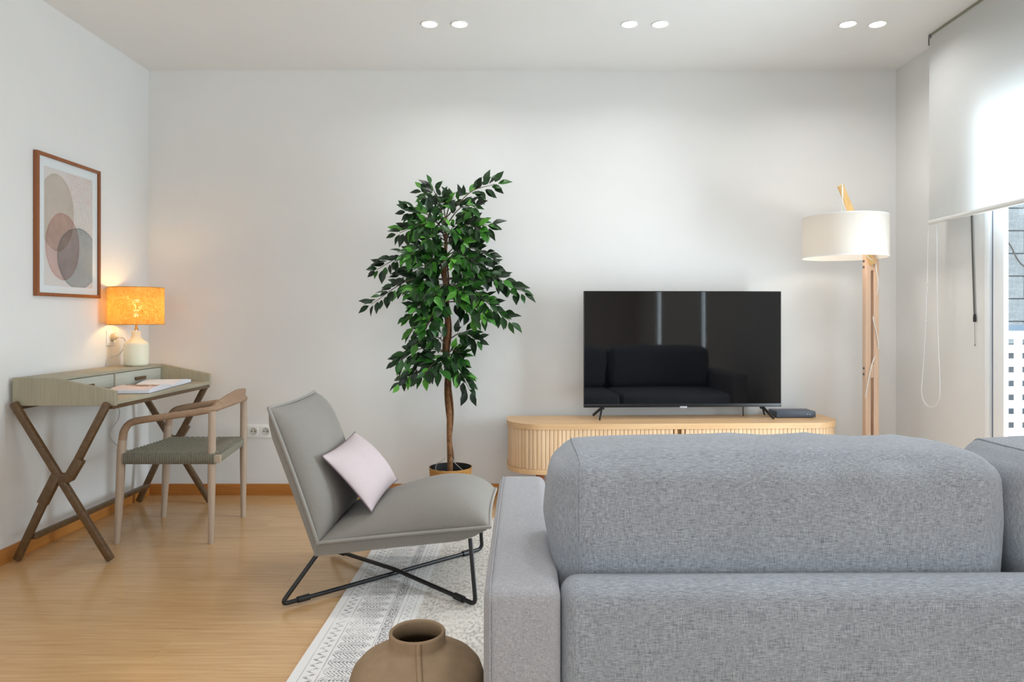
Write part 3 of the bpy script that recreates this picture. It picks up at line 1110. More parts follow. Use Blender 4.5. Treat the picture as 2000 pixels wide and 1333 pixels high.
def page_block(y0, y1, sgn, th):
    bm = bmesh.new()
    n = 12
    A = []
    for i in range(n + 1):
        t_ = i / n                      # 0 outer edge, 1 at the spine
        yv = y0 + (y1 - y0) * t_ if sgn > 0 else y1 + (y0 - y1) * t_
        zt_ = th * (0.75 + 0.45 * math.sin(PI * min(1, t_ * 1.15)) ** 1) * (1 if t_ < 0.85 else 1 - ((t_ - 0.85) / 0.15) ** 2 * 0.55)
        A.append((yv, zt_))
    for xv in (-0.186, 0.0):
        pass
    rows = []
    for xv in (-0.186, 0.0):
        rows.append(([bm.verts.new((xv, p[0], p[1])) for p in A], [bm.verts.new((xv, p[0], 0.0025)) for p in A]))
    (t0, b0), (t1, b1) = rows
    for i in range(n):
        f_ = bm.faces.new((t0[i], t0[i + 1], t1[i + 1], t1[i]))
        f_.material_index = 1
        bm.faces.new((b0[i], b0[i + 1], b1[i + 1], b1[i]))
        bm.faces.new((t0[i], t0[i + 1], b0[i + 1], b0[i]))
        bm.faces.new((t1[i], t1[i + 1], b1[i + 1], b1[i]))
    bm.faces.new((t0[0], t1[0], b1[0], b0[0]))
    bm.faces.new((t0[-1], t1[-1], b1[-1], b0[-1]))
    return bm


k = N('page_edges')
wv = k.noise(1.0, k.coord((3, 3, 1400)), 1.0)
M['edges'] = k.set(k.ramp(wv, [(0.35, lin((205, 205, 214))), (0.65, lin((238, 238, 242)))]), 0.8)
k = N('photo_page')
tc = k.n('ShaderNodeTexCoord').outputs['Object']
sp = k.n('ShaderNodeSeparateXYZ')
k.link(tc, sp.inputs[0])
wn = k.noise(22.0, k.coord(), 3.0)
# brown figure-like diagonal patch across the page top
gx = k.math('ADD', sp.outputs[0], 0.118)
gy = k.math('SUBTRACT', sp.outputs[1], 0.165)
dd = k.math('ADD', k.math('MULTIPLY', gx, 0.55), k.math('MULTIPLY', gy, 0.83))
ee = k.math('SUBTRACT', k.math('MULTIPLY', gx, 0.83), k.math('MULTIPLY', gy, 0.55))
ra = k.math('ADD', k.math('POWER', k.math('DIVIDE', dd, 0.05), 2.0), k.math('POWER', k.math('DIVIDE', ee, 0.15), 2.0))
ra = k.math('ADD', ra, k.math('MULTIPLY', k.math('SUBTRACT', wn, 0.5), 3.0))
msk = k.step(ra, 1.2, 0.7)
fig = k.ramp(k.noise(60.0, k.coord(), 2.0), [(0.35, lin((60, 42, 38))), (0.5, lin((150, 104, 88))), (0.65, lin((214, 180, 168)))])
M['photo_page'] = k.set(k.mix(msk, lin((222, 206, 206)), fig), 0.5)
M['page'] = plain('white_page', (232, 232, 238), 0.6)
obj('left_pages', page_block(0.0, 0.30, 1, 0.023), [M['edges'], M['photo_page']], bk)
obj('right_pages', page_block(0.303, 0.57, -1, 0.022), [M['edges'], M['page']], bk)
obj('cover', B((-0.189, -0.003, 0.0), (0.003, 0.573, 0.0022), 0.0005), plain('grey_cover', (150, 146, 150), 0.5), bk)

# ------------------------------------------------------------------ table lamp
LX, LY = -2.062, 3.775
tl = thing('table_lamp', 'small lit table lamp with burlap shade and cream ceramic base on desk', 'lamp', (LX, LY, ZU))
bm = lathe(bmesh.new(), [(0, 0.0), (0.047, 0.0), (0.056, 0.004), (0.060, 0.016), (0.062, 0.06), (0.061, 0.110), (0.058, 0.122), (0.048, 0.131), (0.034, 0.139), (0.026, 0.150), (0.0225, 0.165), (0.021, 0.182), (0.018, 0.186), (0, 0.186)], (LX, LY, ZU), 48)
obj('lamp_base', bm, M['ceramic'], tl, 50)
bm = lathe(bmesh.new(), [(0, 0.1862), (0.009, 0.1862), (0.009, 0.200), (0.006, 0.203), (0.006, 0.222), (0.015, 0.226), (0.015, 0.262), (0, 0.262)], (LX, LY, ZU), 20)
obj('stem', bm, M['chrome'], tl)
zb = ZU + 0.2625
bm = lathe(bmesh.new(), [(0, 0), (0.012, 0.0), (0.013, 0.015), (0.022, 0.045), (0.024, 0.065), (0.018, 0.088), (0.006, 0.098), (0, 0.098)], (LX, LY, zb), 20)
obj('bulb', bm, M['bulb'], tl)
r_ = 0.1345
z0, z1 = ZU + 0.222, ZU + 0.418
bm = lathe(bmesh.new(), [(r_, z0), (r_, z1), (r_ - 0.0012, z1), (r_ - 0.0012, z0)], (LX, LY, 0), 64, True)
sh = obj('lamp_shade', bm, M['burlap'], tl)
bm = bmesh.new()
for zz in (z0, z1):
    tube(bm, [(LX + r_ * math.cos(2 * PI * i / 48), LY + r_ * math.sin(2 * PI * i / 48), zz) for i in range(48)], 0.0022, 6, True)
for i in range(3):
    a = 2 * PI * i / 3 + 0.4
    tube(bm, [(LX + 0.014 * math.cos(a), LY + 0.014 * math.sin(a), z0 + 0.022), (LX + r_ * math.cos(a), LY + r_ * math.sin(a), z0 + 0.002)], 0.0015, 5)
obj('shade_ring', bm, plain('tan_trim', (196, 148, 84), 0.7), sh)
zo = c.z
bm = bmesh.new()
lathe_c = Vector((XL + 0.0095, yo, zo))
tube(bm, [lathe_c, lathe_c + Vector((0.016, 0, 0))], 0.0125, 14)
tube(bm, [lathe_c + Vector((0.016, 0, 0)), lathe_c + Vector((0.034, 0, 0))], [0.007, 0.004], 10)
pl = obj('plug', bm, plain('beige_plug', (206, 190, 160), 0.5), tl)
pts = [lathe_c + Vector((0.040, 0, 0)), lathe_c + Vector((0.058, 0.005, -0.004)), lathe_c + Vector((0.060, 0.02, -0.035)), lathe_c + Vector((0.035, 0.0, -0.09)), Vector((XL + 0.012, yo - 0.035, 0.83)), Vector((XL + 0.008, yo - 0.05, 0.775)), Vector((XL + 0.007, yo - 0.05, 0.68)), Vector((XL + 0.008, yo - 0.04, 0.62)),
       Vector((XL + 0.03, yo + 0.02, 0.56)), Vector((XL + 0.02, yo + 0.04, 0.50)), Vector((XL + 0.012, yo - 0.03, 0.43)), Vector((XL + 0.02, yo + 0.02, 0.36)), Vector((XL + 0.07, yo + 0.06, 0.32))]
bm = tube(bmesh.new(), smooth_path(pts, 6), 0.0024, 6)
obj('cord', bm, plain('pale_grey_cord', (186, 186, 180), 0.5), tl)

# ------------------------------------------------------------------ framed print on the left wall
FX = XL + 0.021
fy0, fy1, fz0, fz1 = 3.176, 3.655, 1.143, 1.800
fwid = 0.016
pf = thing('framed_print', 'framed abstract watercolour print of overlapping ovals on the left wall', 'picture', (XL, (fy0 + fy1) / 2, fz0))
for lo, hi in (((XL + 0.001, fy0, fz0), (FX, fy0 + fwid, fz1)), ((XL + 0.001, fy1 - fwid, fz0), (FX, fy1, fz1)),
               ((XL + 0.001, fy0 + fwid, fz0), (FX, fy1 - fwid, fz0 + fwid)), ((XL + 0.001, fy0 + fwid, fz1 - fwid), (FX, fy1 - fwid, fz1))):
    obj('frame_bar', B(lo, hi, 0.0015), M['walnut'], pf)
obj('mat_board', B((XL + 0.002, fy0 + fwid, fz0 + fwid), (XL + 0.0105, fy1 - fwid, fz1 - fwid)), M['mat'], pf)
py0, py1, pz0, pz1 = 3.236, 3.598, 1.193, 1.742
k = N('watercolour_ovals')
tc = k.n('ShaderNodeTexCoord').outputs['Generated']
sp = k.n('ShaderNodeSeparateXYZ')
k.link(tc, sp.inputs[0])
u, v = sp.outputs[1], k.math('SUBTRACT', 1.0, sp.outputs[2])
wob = k.noise(5.0, k.coord(), 3.0)
wb = k.math('MULTIPLY', k.math('SUBTRACT', wob, 0.5), 0.16)


def oval(cu, cv, ru, rv):
    a = k.math('POWER', k.math('DIVIDE', k.math('SUBTRACT', u, cu), ru), 2.0)
    b = k.math('POWER', k.math('DIVIDE', k.math('SUBTRACT', v, cv), rv), 2.0)
    return k.math('ADD', k.math('SQRT', k.math('ADD', a, b)), wb)


col = lin((226, 214, 212))
# fine dashes upper right
ds = k.math('SINE', k.math('MULTIPLY', k.math('ADD', v, k.math('MULTIPLY', wob, 0.05)), 330.0))
dn = k.noise(1.0, k.coord((1, 160, 30)), 1.0)
dm = k.math('MULTIPLY', k.step(ds, 0.2, 0.8), k.step(dn, 0.47, 0.53))
dm = k.math('MULTIPLY', dm, k.math('MULTIPLY', k.step(u, 0.38, 0.50), k.step(v, 0.56, 0.50)))
dcol = k.mix(k.step(v, 0.22, 0.27), lin((216, 160, 160)), lin((190, 176, 170)))
col = k.mix(k.math('MULTIPLY', dm, 0.85), col, dcol)
stain = k.noise(9.0, k.coord(), 5.0, 0.65)


def paint(col, d, c1, c2, alpha):
    m_ = k.step(d, 1.0, 0.975)
    edge = k.step(d, 0.86, 1.0)
    cc = k.ramp(stain, [(0.3, lin(c1)), (0.7, lin(c2))])
    f_ = k.math('MULTIPLY', m_, k.math('ADD', alpha, k.math('MULTIPLY', edge, 0.18)))
    return k.mix(f_, col, k.mix(1.0, col, cc, 'MULTIPLY'))


col = paint(col, oval(0.24, 0.37, 0.35, 0.33), (204, 190, 172), (228, 216, 200), 0.7)
col = paint(col, oval(0.36, 0.655, 0.345, 0.295), (204, 156, 150), (226, 184, 178), 0.66)
col = paint(col, oval(0.70, 0.745, 0.45, 0.275), (140, 156, 164), (176, 190, 192), 0.74)
M['art'] = k.set(col, 0.7)
obj('art_print', B((XL + 0.0106, py0, pz0), (XL + 0.0114, py1, pz1)), M['art'], pf)
obj('glass_pane', B((XL + 0.0135, fy0 + fwid, fz0 + fwid), (XL + 0.0155, fy1 - fwid, fz1 - fwid)), M['glass_pic'], pf)

# ------------------------------------------------------------------ desk chair (faces the desk, -x)
dc = thing('desk_chair', 'pale wooden armchair with woven grey cord seat pulled up to the desk', 'chair', (-1.66, 3.48, 0))
yn, yf = 3.262, 3.70                     # leg lines, near and far
xf_, xb_ = -1.872, -1.437                # front (desk side) and back legs
ZR = 0.605


def taper_leg(p, q, r0, r1, n=8):
    return tube(bmesh.new(), [Vector(p).lerp(Vector(q), i / n) for i in range(n + 1)], [r0, (r0 + r1) / 2 + 0.003, r1], 14)


obj('leg', taper_leg((xb_, yn, 0), (xb_ + 0.006, yn, 0.612), 0.0125, 0.017), M['chair_wood'], dc)
obj('leg', taper_leg((xb_ - 0.024, yf, 0), (xb_ - 0.022, yf, 0.612), 0.0125, 0.017), M['chair_wood'], dc)
obj('leg', tube(bmesh.new(), smooth_path([(xf_, yn, 0), (xf_ + 0.012, yn, 0.2), (xf_ + 0.022, yn, 0.42), (xf_ + 0.027, yn, 0.48)], 4), [0.013, 0.018, 0.02, 0.018], 14), M['chair_wood'], dc)
obj('leg', tube(bmesh.new(), smooth_path([(xf_ - 0.006, yf, 0), (xf_ + 0.004, yf, 0.2), (xf_ + 0.014, yf, 0.42), (xf_ + 0.019, yf, 0.48)], 4), [0.013, 0.018, 0.02, 0.018], 14), M['chair_wood'], dc)
rail_pts = [(xf_ + 0.027, yn, 0.48), (xf_ + 0.034, yn, 0.52), (xf_ + 0.060, yn, 0.555), (xf_ + 0.11, yn - 0.002, 0.57), (-1.66, yn - 0.006, 0.585), (-1.52, yn - 0.004, 0.605), (xb_ + 0.004, yn + 0.002, 0.620),
            (xb_ + 0.022, yn + 0.06, 0.628), (xb_ + 0.030, 3.40, 0.632), (xb_ + 0.028, 3.48, 0.633), (xb_ + 0.018, 3.57, 0.632), (xb_ - 0.002, yf - 0.055, 0.628), (xb_ - 0.024, yf + 0.0, 0.620),
            (-1.55, yf + 0.006, 0.605), (-1.67, yf + 0.006, 0.588), (xf_ + 0.10, yf + 0.002, 0.572), (xf_ + 0.052, yf, 0.557), (xf_ + 0.026, yf, 0.522), (xf_ + 0.019, yf, 0.48)]
bm = tube(bmesh.new(), smooth_path(rail_pts, 5), [0.018, 0.0165, 0.016, 0.0155, 0.0155, 0.015, 0.0155, 0.0155, 0.016, 0.0165, 0.018], 12)
obj('arm_rail', bm, M['chair_wood_x'], dc)
# curved back panel above the rail
bm = bmesh.new()
nb = 20
ring = []
cv = smooth_path([(xb_ + 0.006, yn + 0.01, 0), (xb_ + 0.023, yn + 0.06, 0), (xb_ + 0.032, 3.40, 0), (xb_ + 0.030, 3.48, 0), (xb_ + 0.020, 3.57, 0), (xb_ + 0.0, yf - 0.055, 0), (xb_ - 0.020, yf - 0.008, 0)], 4)
for i, p in enumerate(cv):
    t_ = i / (len(cv) - 1)
    top = 0.634 + 0.058 * math.sin(PI * t_) ** 0.8
    lo_ = 0.618 + 0.012 * math.sin(PI * t_)
    lean = 0.012 * math.sin(PI * t_)
    ring.append([bm.verts.new((p.x - 0.008, p.y, lo_)), bm.verts.new((p.x + 0.008, p.y, lo_)), bm.verts.new((p.x + 0.006 + lean, p.y, top)), bm.verts.new((p.x - 0.006 + lean, p.y, top))])
for a_, b_ in zip(ring, ring[1:]):
    for j in range(4):
        bm.faces.new((a_[j], a_[(j + 1) % 4], b_[(j + 1) % 4], b_[j]))
bm.faces.new(ring[0])
bm.faces.new(ring[-1])
obj('backrest', bm, M['chair_wood_x'], dc, 50)
# seat frame and woven cord seat
zs = 0.418
sy0, sy1, sx0 = yn - 0.005, yf + 0.005, xf_ + 0.035


def sxr(y_):
    """right edge of the seat: a little further back on the far side"""
    return -1.400 - 0.062 * (y_ - sy0) / (sy1 - sy0)


for yy in (sy0, sy1):
    obj('seat_rail', B((sx0, yy - 0.011, zs - 0.042), (sxr(yy) + 0.010, yy + 0.011, zs - 0.006), 0.004), M['chair_wood'], dc)
obj('seat_rail', bar(bmesh.new(), (sxr(sy0) - 0.002, sy0 + 0.0115, zs - 0.024), (sxr(sy1) - 0.002, sy1 - 0.0115, zs - 0.024), 0.020, 0.036, (0, 0, 1), 0.004), M['cord_seat'], dc)
obj('seat_rail', B((sx0 + 0.002, sy0 + 0.0115, zs - 0.042), (sx0 + 0.024, sy1 - 0.0115, zs - 0.006), 0.004), M['chair_wood'], dc)
bm = bmesh.new()


def seat_z(a, b):
    return zs + 0.002 - 0.022 * math.sin(PI * a) * math.sin(PI * b) - 0.006 * b


nxw, nyw = 26, 30
for i in range(nxw):
    a = (i + 0.5) / nxw
    pts = []
    for j in range(nyw * 2 + 1):
        b = j / (nyw * 2)
        y_ = sy0 + (sy1 - sy0) * b
        x = sx0 + (sxr(y_) - 0.012 - sx0) * a
        ph = math.cos(PI * (j / 2 - 0.25) ) * (1 if i % 2 else -1)
        pts.append((x, y_, seat_z(a, b) + 0.0042 * ph))
    tube(bm, pts, 0.0058, 5)
    x = sx0 + (sxr(sy0) - 0.012 - sx0) * a
    for dx in (-0.0042, 0.0042):
        tube(bm, [(x + dx, sy0 + 0.004, zs + 0.001), (x + dx, sy0 - 0.013, zs - 0.003), (x + dx, sy0 - 0.0150, zs - 0.026), (x + dx, sy0 - 0.012, zs - 0.045), (x + dx, sy0 + 0.010, zs - 0.047)], 0.0040, 5)
for j in range(nyw):
    b = (j + 0.5) / nyw
    y_ = sy0 + (sy1 - sy0) * b
    pts = []
    for i in range(nxw + 1):
        a = i / nxw
        x = sx0 + (sxr(y_) - sx0) * a
        ph = math.sin(PI * (i + 0.0)) if False else (1 if (i + j) % 2 else -1)
        pts.append((x, y_, seat_z(a, b) + 0.0030 * ph))
    tube(bm, pts, 0.0060, 5)
obj('woven_seat', bm, M['cord_seat'], dc, 70, kind='stuff')

# ------------------------------------------------------------------ rug
rug = obj('area_rug', bmesh.new(), None)
bm = bmesh.new()
RX0, RX1, RY0, RY1 = -0.672, 1.75, 1.30, 3.66
nxr, nyr = 60, 60
g = {}
for i in range(nxr + 1):
    for j in range(nyr + 1):
        x = RX0 + (RX1 - RX0) * i / nxr
        y_ = RY0 + (RY1 - RY0) * j / nyr
        wv_ = 0.0014 * (noise.noise(Vector((x * 5, y_ * 5, 0.3))) + 1)
        ex = 0.004 * noise.noise(Vector((x * 2, y_ * 3, 5.0)))
        g[i, j] = bm.verts.new((x + (ex if i == 0 else 0), y_, 0.005 + wv_))
for i in range(nxr):
    for j in range(nyr):
        bm.faces.new((g[i, j], g[i + 1, j], g[i + 1, j + 1], g[i, j + 1]))
ed = [e for e in bm.edges if e.is_boundary]
r2 = bmesh.ops.extrude_edge_only(bm, edges=ed)
for v in r2['geom']:
    if isinstance(v, bmesh.types.BMVert):
        v.co.z = 0.0003
bpy.data.objects.remove(rug)
k = N('printed_cotton_rug')
tc = k.n('ShaderNodeTexCoord').outputs['Object']
sp = k.n('ShaderNodeSeparateXYZ')
k.link(tc, sp.inputs[0])
X0 = -(RX1 - RX0) / 2
u = k.math('SUBTRACT', sp.outputs[0], X0)          # distance from the left edge
v = sp.outputs[1]
weave = k.noise(420.0, k.coord(), 2.0)
worn = k.noise(7.0, k.coord(), 4.0)
speck = k.noise(160.0, k.coord(), 2.0)


def band(x, a, b, s=0.003):
    return k.math('MULTIPLY', k.step(x, a - s, a + s), k.step(x, b + s, b - s))


ink = None


def add(m_):
    global ink
    ink = m_ if ink is None else k.math('MAXIMUM', ink, m_)


# thin lines
for a_, b_, st in ((0.028, 0.031, 0.45), (0.079, 0.083, 0.5), (0.197, 0.200, 0.5), (0.232, 0.236, 0.6), (0.249, 0.252, 0.5), (0.286, 0.289, 0.4)):
    add(k.math('MULTIPLY', band(u, a_, b_, 0.0012), st))


def scroll(u0, u1, per, st):
    """small curled motif repeated along v"""
    ph = k.math('MULTIPLY', v, 2 * PI / per)
    mid = (u0 + u1) / 2
    hw_ = (u1 - u0) / 2
    uu = k.math('DIVIDE', k.math('SUBTRACT', u, mid), hw_)
    cen = k.math('MULTIPLY', k.math('SINE', ph), 0.55)
    d1 = k.math('ABSOLUTE', k.math('SUBTRACT', uu, cen))
    m1 = k.step(d1, 0.40, 0.22)
    m2 = k.step(k.math('SINE', k.math('MULTIPLY', v, 4 * PI / per)), 0.1, 0.5)
    return k.math('MULTIPLY', k.math('MULTIPLY', k.math('MAXIMUM', k.math('MULTIPLY', m1, 0.35), k.math('MULTIPLY', m1, m2)), band(u, u0, u1, 0.002)), st)


add(k.math('MULTIPLY', scroll(0.036, 0.074, 0.036, 0.85), k.step(speck, 0.30, 0.52)))
add(scroll(0.256, 0.282, 0.034, 0.55))
# dark speckled band
add(k.math('MULTIPLY', k.math('MULTIPLY', band(u, 0.203, 0.230, 0.002), k.step(speck, 0.42, 0.56)), 0.75))
# leaf motifs lying across the border, tips to the right, drawn with chevrons
per = 0.054
vv = k.math('MULTIPLY', k.math('SUBTRACT', k.math('FRACT', k.math('DIVIDE', v, per)), 0.5), per)
av = k.math('ABSOLUTE', vv)
tt = k.math('DIVIDE', k.math('SUBTRACT', u, 0.088), 0.105)
wl_ = k.math('MULTIPLY', k.math('MULTIPLY', k.math('POWER', k.math('MAXIMUM', tt, 0.0), 0.35), k.math('POWER', k.math('MAXIMUM', k.math('SUBTRACT', 1.0, tt), 0.0), 0.6)), 0.060)
inleaf = k.step(k.math('SUBTRACT', wl_, av), -0.001, 0.002)
chev = k.math('SINE', k.math('MULTIPLY', k.math('SUBTRACT', u, k.math('MULTIPLY', av, 0.9)), 2 * PI / 0.0115))
spine = k.step(av, 0.0022, 0.001)
lf = k.math('MULTIPLY', k.math('MULTIPLY', inleaf, k.math('MAXIMUM', k.step(chev, -0.2, 0.5), spine)), k.step(speck, 0.32, 0.56))
add(k.math('MULTIPLY', k.math('MULTIPLY', lf, band(u, 0.086, 0.194, 0.001)), 0.85))
# inner field: faint all-over print and cross lines
fld = k.step(u, 0.30, 0.315)
fn_ = k.noise(1.0, k.coord((90, 45, 1)), 3.0)
add(k.math('MULTIPLY', k.math('MULTIPLY', fld, k.step(fn_, 0.44, 0.60)), 0.42))
cl = k.step(k.math('ABSOLUTE', k.math('SUBTRACT', k.math('FRACT', k.math('DIVIDE', v, 0.31)), 0.5)), 0.018, 0.008)
add(k.math('MULTIPLY', k.math('MULTIPLY', fld, cl), 0.35))
ink = k.math('MULTIPLY', ink, k.step(k.math('ADD', worn, k.math('MULTIPLY', speck, 0.8)), 0.62, 0.98))
ink = k.math('ADD', ink, k.math('MULTIPLY', k.step(weave, 0.45, 0.7), 0.06))
basec = k.mix(k.math('MULTIPLY', fld, 0.75), lin((226, 222, 219)), lin((214, 205, 194)))
k.bump(weave, 0.3, 0.002)
rugm = k.set(k.mix(ink, basec, lin((86, 84, 88))), 0.95, 0, 0.1)
rug = obj('area_rug', bm, rugm)
tag(recentre(rug), 'large pale rug with grey printed leaf border under the lounge chair and sofa', 'rug')

# ------------------------------------------------------------------ lounge chair (faces +x)
lc = thing('lounge_chair', 'low taupe grey lounge chair without arms on thin black metal frame', 'chair', (-0.5, 2.83, 0))
ya, yb = 2.552, 3.118
yc, hy = (ya + yb) / 2, (yb - ya) / 2
Wb = Vector((-0.738, yc, 0.230))          # crease line of the welts
Wt = Vector((-0.915, yc, 0.716))          # top of the back
Wf = Vector((-0.118, yc, 0.288))          # front of the seat
upB = (Wt - Wb).normalized()
nB = Vector((upB.z, 0, -upB.x))           # out of the back, to the sitter
upS = (Wf - Wb).normalized()
nS = Vector((-upS.z, 0, upS.x))
# back cushion
bm, pth = pillow((Wb + Wt) / 2, (Wt - Wb) / 2, (0, hy, 0), nB, 0.095, 0.012, 26, 0.045, 4.0, 0.5)
bc_ = obj('back_cushion', bm, M['armchair'], lc, 80)
cen_ = sum(pth, Vector()) / len(pth)
bm = tube(bmesh.new(), [p + (p - cen_).normalized() * 0.004 for p in pth], 0.0066, 8, True)
obj('piping', bm, M['piping'], bc_)
bm, pth = pillow((Wb + Wf) / 2, (Wf - Wb) / 2, (0, hy, 0), nS, 0.122, 0.012, 26, 0.035, 4.0, 0.5, 0.45)
sc_ = obj('seat_cushion', bm, M['armchair'], lc, 80)
cen_ = sum(pth, Vector()) / len(pth)
bm = tube(bmesh.new(), [p + (p - cen_).normalized() * 0.004 for p in pth], 0.0066, 8, True)
obj('piping', bm, M['piping'], sc_)
# padded shell behind / under the welts


def shell(bm, a, b, n_, K, t1, inset):
    """tapered slab below the welt line a-b; its outer face starts at the corner K"""
    rows = []
    m = 12
    for i in range(m + 1):
        s = i / m
        p = a.lerp(b, s)
        tap = 1.0 if s < 0.8 else 1 - ((s - 0.8) / 0.2) ** 2 * 0.75
        o_ = K.lerp(b - n_ * t1, s) - p
        row_ = []
        for j in range(9):
            q_ = -1 + j / 4
            e = 1 - 0.03 * (1 - (2 * s - 1) ** 2)
            row_.append((Vector((p.x, yc + hy * e * q_, p.z)), Vector((p.x, yc + (hy * e - inset) * q_, p.z)) + Vector((o_.x, 0, o_.z)) * tap * (1 - abs(q_) ** 10 * 0.12)))
        rows.append(row_)
    V = [[(bm.verts.new(t_), bm.verts.new(u_)) for t_, u_ in r__] for r__ in rows]
    for i in range(m):
        for j in range(8):
            bm.faces.new((V[i][j][0], V[i + 1][j][0], V[i + 1][j + 1][0], V[i][j + 1][0]))
            bm.faces.new((V[i][j][1], V[i + 1][j][1], V[i + 1][j + 1][1], V[i][j + 1][1]))
        for j in (0, 8):
            bm.faces.new((V[i][j][0], V[i + 1][j][0], V[i + 1][j][1], V[i][j][1]))
    for i in (0, m):
        for j in range(8):
            bm.faces.new((V[i][j][0], V[i][j + 1][0], V[i][j + 1][1], V[i][j][1]))
    return bm


K_ = Vector((-0.752, yc, 0.172))
obj('seat_shell', shell(bmesh.new(), Wb, Wf - upS * 0.012, nS, K_, 0.050, 0.006), M['armchair'], lc, 50)
obj('back_shell', shell(bmesh.new(), Wb, Wt - upB * 0.012, nB, K_, 0.036, 0.006), M['armchair'], lc, 50)
# black rod frame: two crossing runners with uprights
rad = 0.0082


def bend(pts, r=0.03, n=5):
    pts = [Vector(p) for p in pts]
    out = [pts[0]]
    for a, b, c_ in zip(pts, pts[1:], pts[2:]):
        d0 = (a - b).normalized()
        d1 = (c_ - b).normalized()
        p0, p1 = b + d0 * r, b + d1 * r
        for i in range(n + 1):
            t_ = i / n
            out.append(p0 * (1 - t_) ** 2 + b * 2 * t_ * (1 - t_) + p1 * t_ ** 2)
    out.append(pts[-1])
    return out


zr = rad + 0.0105
NL, NR_, FR_, FL_ = Vector((-0.862, 2.522, zr)), Vector((-0.166, 2.522, zr)), Vector((-0.178, 3.135, zr)), Vector((-0.852, 3.135, zr))
zx = Vector((0, 0, 2 * rad + 0.0005))
mid = (NL + FR_) / 2
uNL, uNR = Vector((-0.742, 2.60, 0.190)), Vector((-0.190, 2.58, 0.238))
uFR, uFL = Vector((-0.190, 3.09, 0.238)), Vector((-0.742, 3.07, 0.190))
bm = tube(bmesh.new(), bend([uNL, NL, mid, FR_, uFR], 0.028), rad, 10)
obj('frame_rod', bm, M['black'], lc)
mid2 = (NR_ + FL_) / 2
bm = tube(bmesh.new(), bend([uNR, NR_, mid2 + zx, FL_, uFL], 0.028), rad, 10)
obj('frame_rod', bm, M['black'], lc)
for P, Q in ((NL, mid), (NR_, mid2 + zx), (FR_, mid), (FL_, mid2 + zx)):
    d = (Q - P).normalized()
    bm = tube(bmesh.new(), [P + d * 0.062 - Vector((0, 0, 0.0)), P + d * 0.108], 0.0125, 10)
    gx_ = obj('glide', bm, M['black'], lc)
    for v in gx_.data.vertices:
        v.co.z = max(v.co.z, 0.0092)

# throw pillow
A_ = Vector((-0.755, 2.622, 0.520))
B_ = Vector((-0.578, 2.635, 0.322))
C_ = Vector((-0.735, 3.06, 0.535))
D_ = Vector((-0.566, 3.055, 0.340))
sh_ = Vector((0.012, 0, 0.012))
ctr = (A_ + B_ + C_ + D_) / 4 + Vector((0.016, 0, 0.006))
U_ = ((C_ + D_) - (A_ + B_)) / 4
V_ = ((A_ + C_) - (B_ + D_)) / 4
nP = U_.cross(V_).normalized()
if nP.x < 0:
    nP = -nP
tp = thing('throw_pillow', 'small pale pink pillow with dark piping leaning on the lounge chair back', 'pillow', tuple(ctr - Vector((0, 0, 0.12))))
bm, pth = pillow(ctr, U_ * 1.04, V_ * 1.06, nP, 0.066, 0.026, 22, 0.07, 2.4, 0.62)
co_ = obj('pillow_cover', bm, M['pillow'], tp, 80)
bm = tube(bmesh.new(), pth, 0.0028, 6, True)
obj('piping', bm, M['pillow_pipe'], co_)

# ------------------------------------------------------------------ sofa (seen from behind)
sf = thing('sofa', 'large grey woven fabric sofa seen from behind in the foreground', 'sofa', (0.93, 1.70, 0))
AX0, AX1, SY0, SY1, AZ = -0.069, 0.0685, 1.25, 2.14, 0.568
SX1 = 2.02


def softbox(lo, hi, r, n=12, bulge=(0, 0, 0), fn=None, loop=None):
    lo, hi = Vector(lo), Vector(hi)
    return rbox((lo + hi) / 2, (hi - lo) / 2, r, n, bulge, fn, loop)


ar = obj('armrest', softbox((AX0, SY0 - 0.004, 0.05), (AX1, SY1, AZ), 0.024, 14, (0.004, 0.004, 0.003)), M['sofa_arm'], sf, 80)
bm = tube(bmesh.new(), [(AX0 + 0.012, SY0 - 0.0035, 0.10), (AX0 + 0.012, SY0 - 0.0055, 0.3), (AX0 + 0.012, SY0 - 0.004, AZ - 0.030), (AX0 + 0.012, SY0 + 0.005, AZ - 0.006), (AX0 + 0.012, SY0 + 0.03, AZ + 0.001), (AX0 + 0.012, SY1 - 0.03, AZ + 0.001)], 0.0018, 6)
obj('seam', bm, M['sofa_arm'], ar)
obj('armrest', softbox((SX1 - 0.137, SY0 - 0.004, 0.05), (SX1, SY1, AZ), 0.024, 10, (0.004, 0.004, 0.003)), M['sofa_arm'], sf, 80)
obj('back_frame', softbox((AX1 + 0.001, SY0, 0.05), (SX1 - 0.138, SY0 + 0.085, 0.571), 0.034, 16, (0, 0.004, 0.004)), M['sofa'], sf, 80)
obj('base', softbox((AX1 + 0.001, SY0 + 0.087, 0.05), (SX1 - 0.138, SY1 - 0.01, 0.27), 0.02, 6), M['sofa'], sf, 80)
xm = 0.945
for lo, hi in (((AX1 + 0.002, 1.50, 0.272), (xm - 0.002, SY1 + 0.005, 0.415)), ((xm + 0.002, 1.50, 0.272), (SX1 - 0.139, SY1 + 0.005, 0.415))):
    obj('seat_cushion', softbox(lo, hi, 0.035, 10, (0, 0.01, 0.012)), M['sofa'], sf, 80)


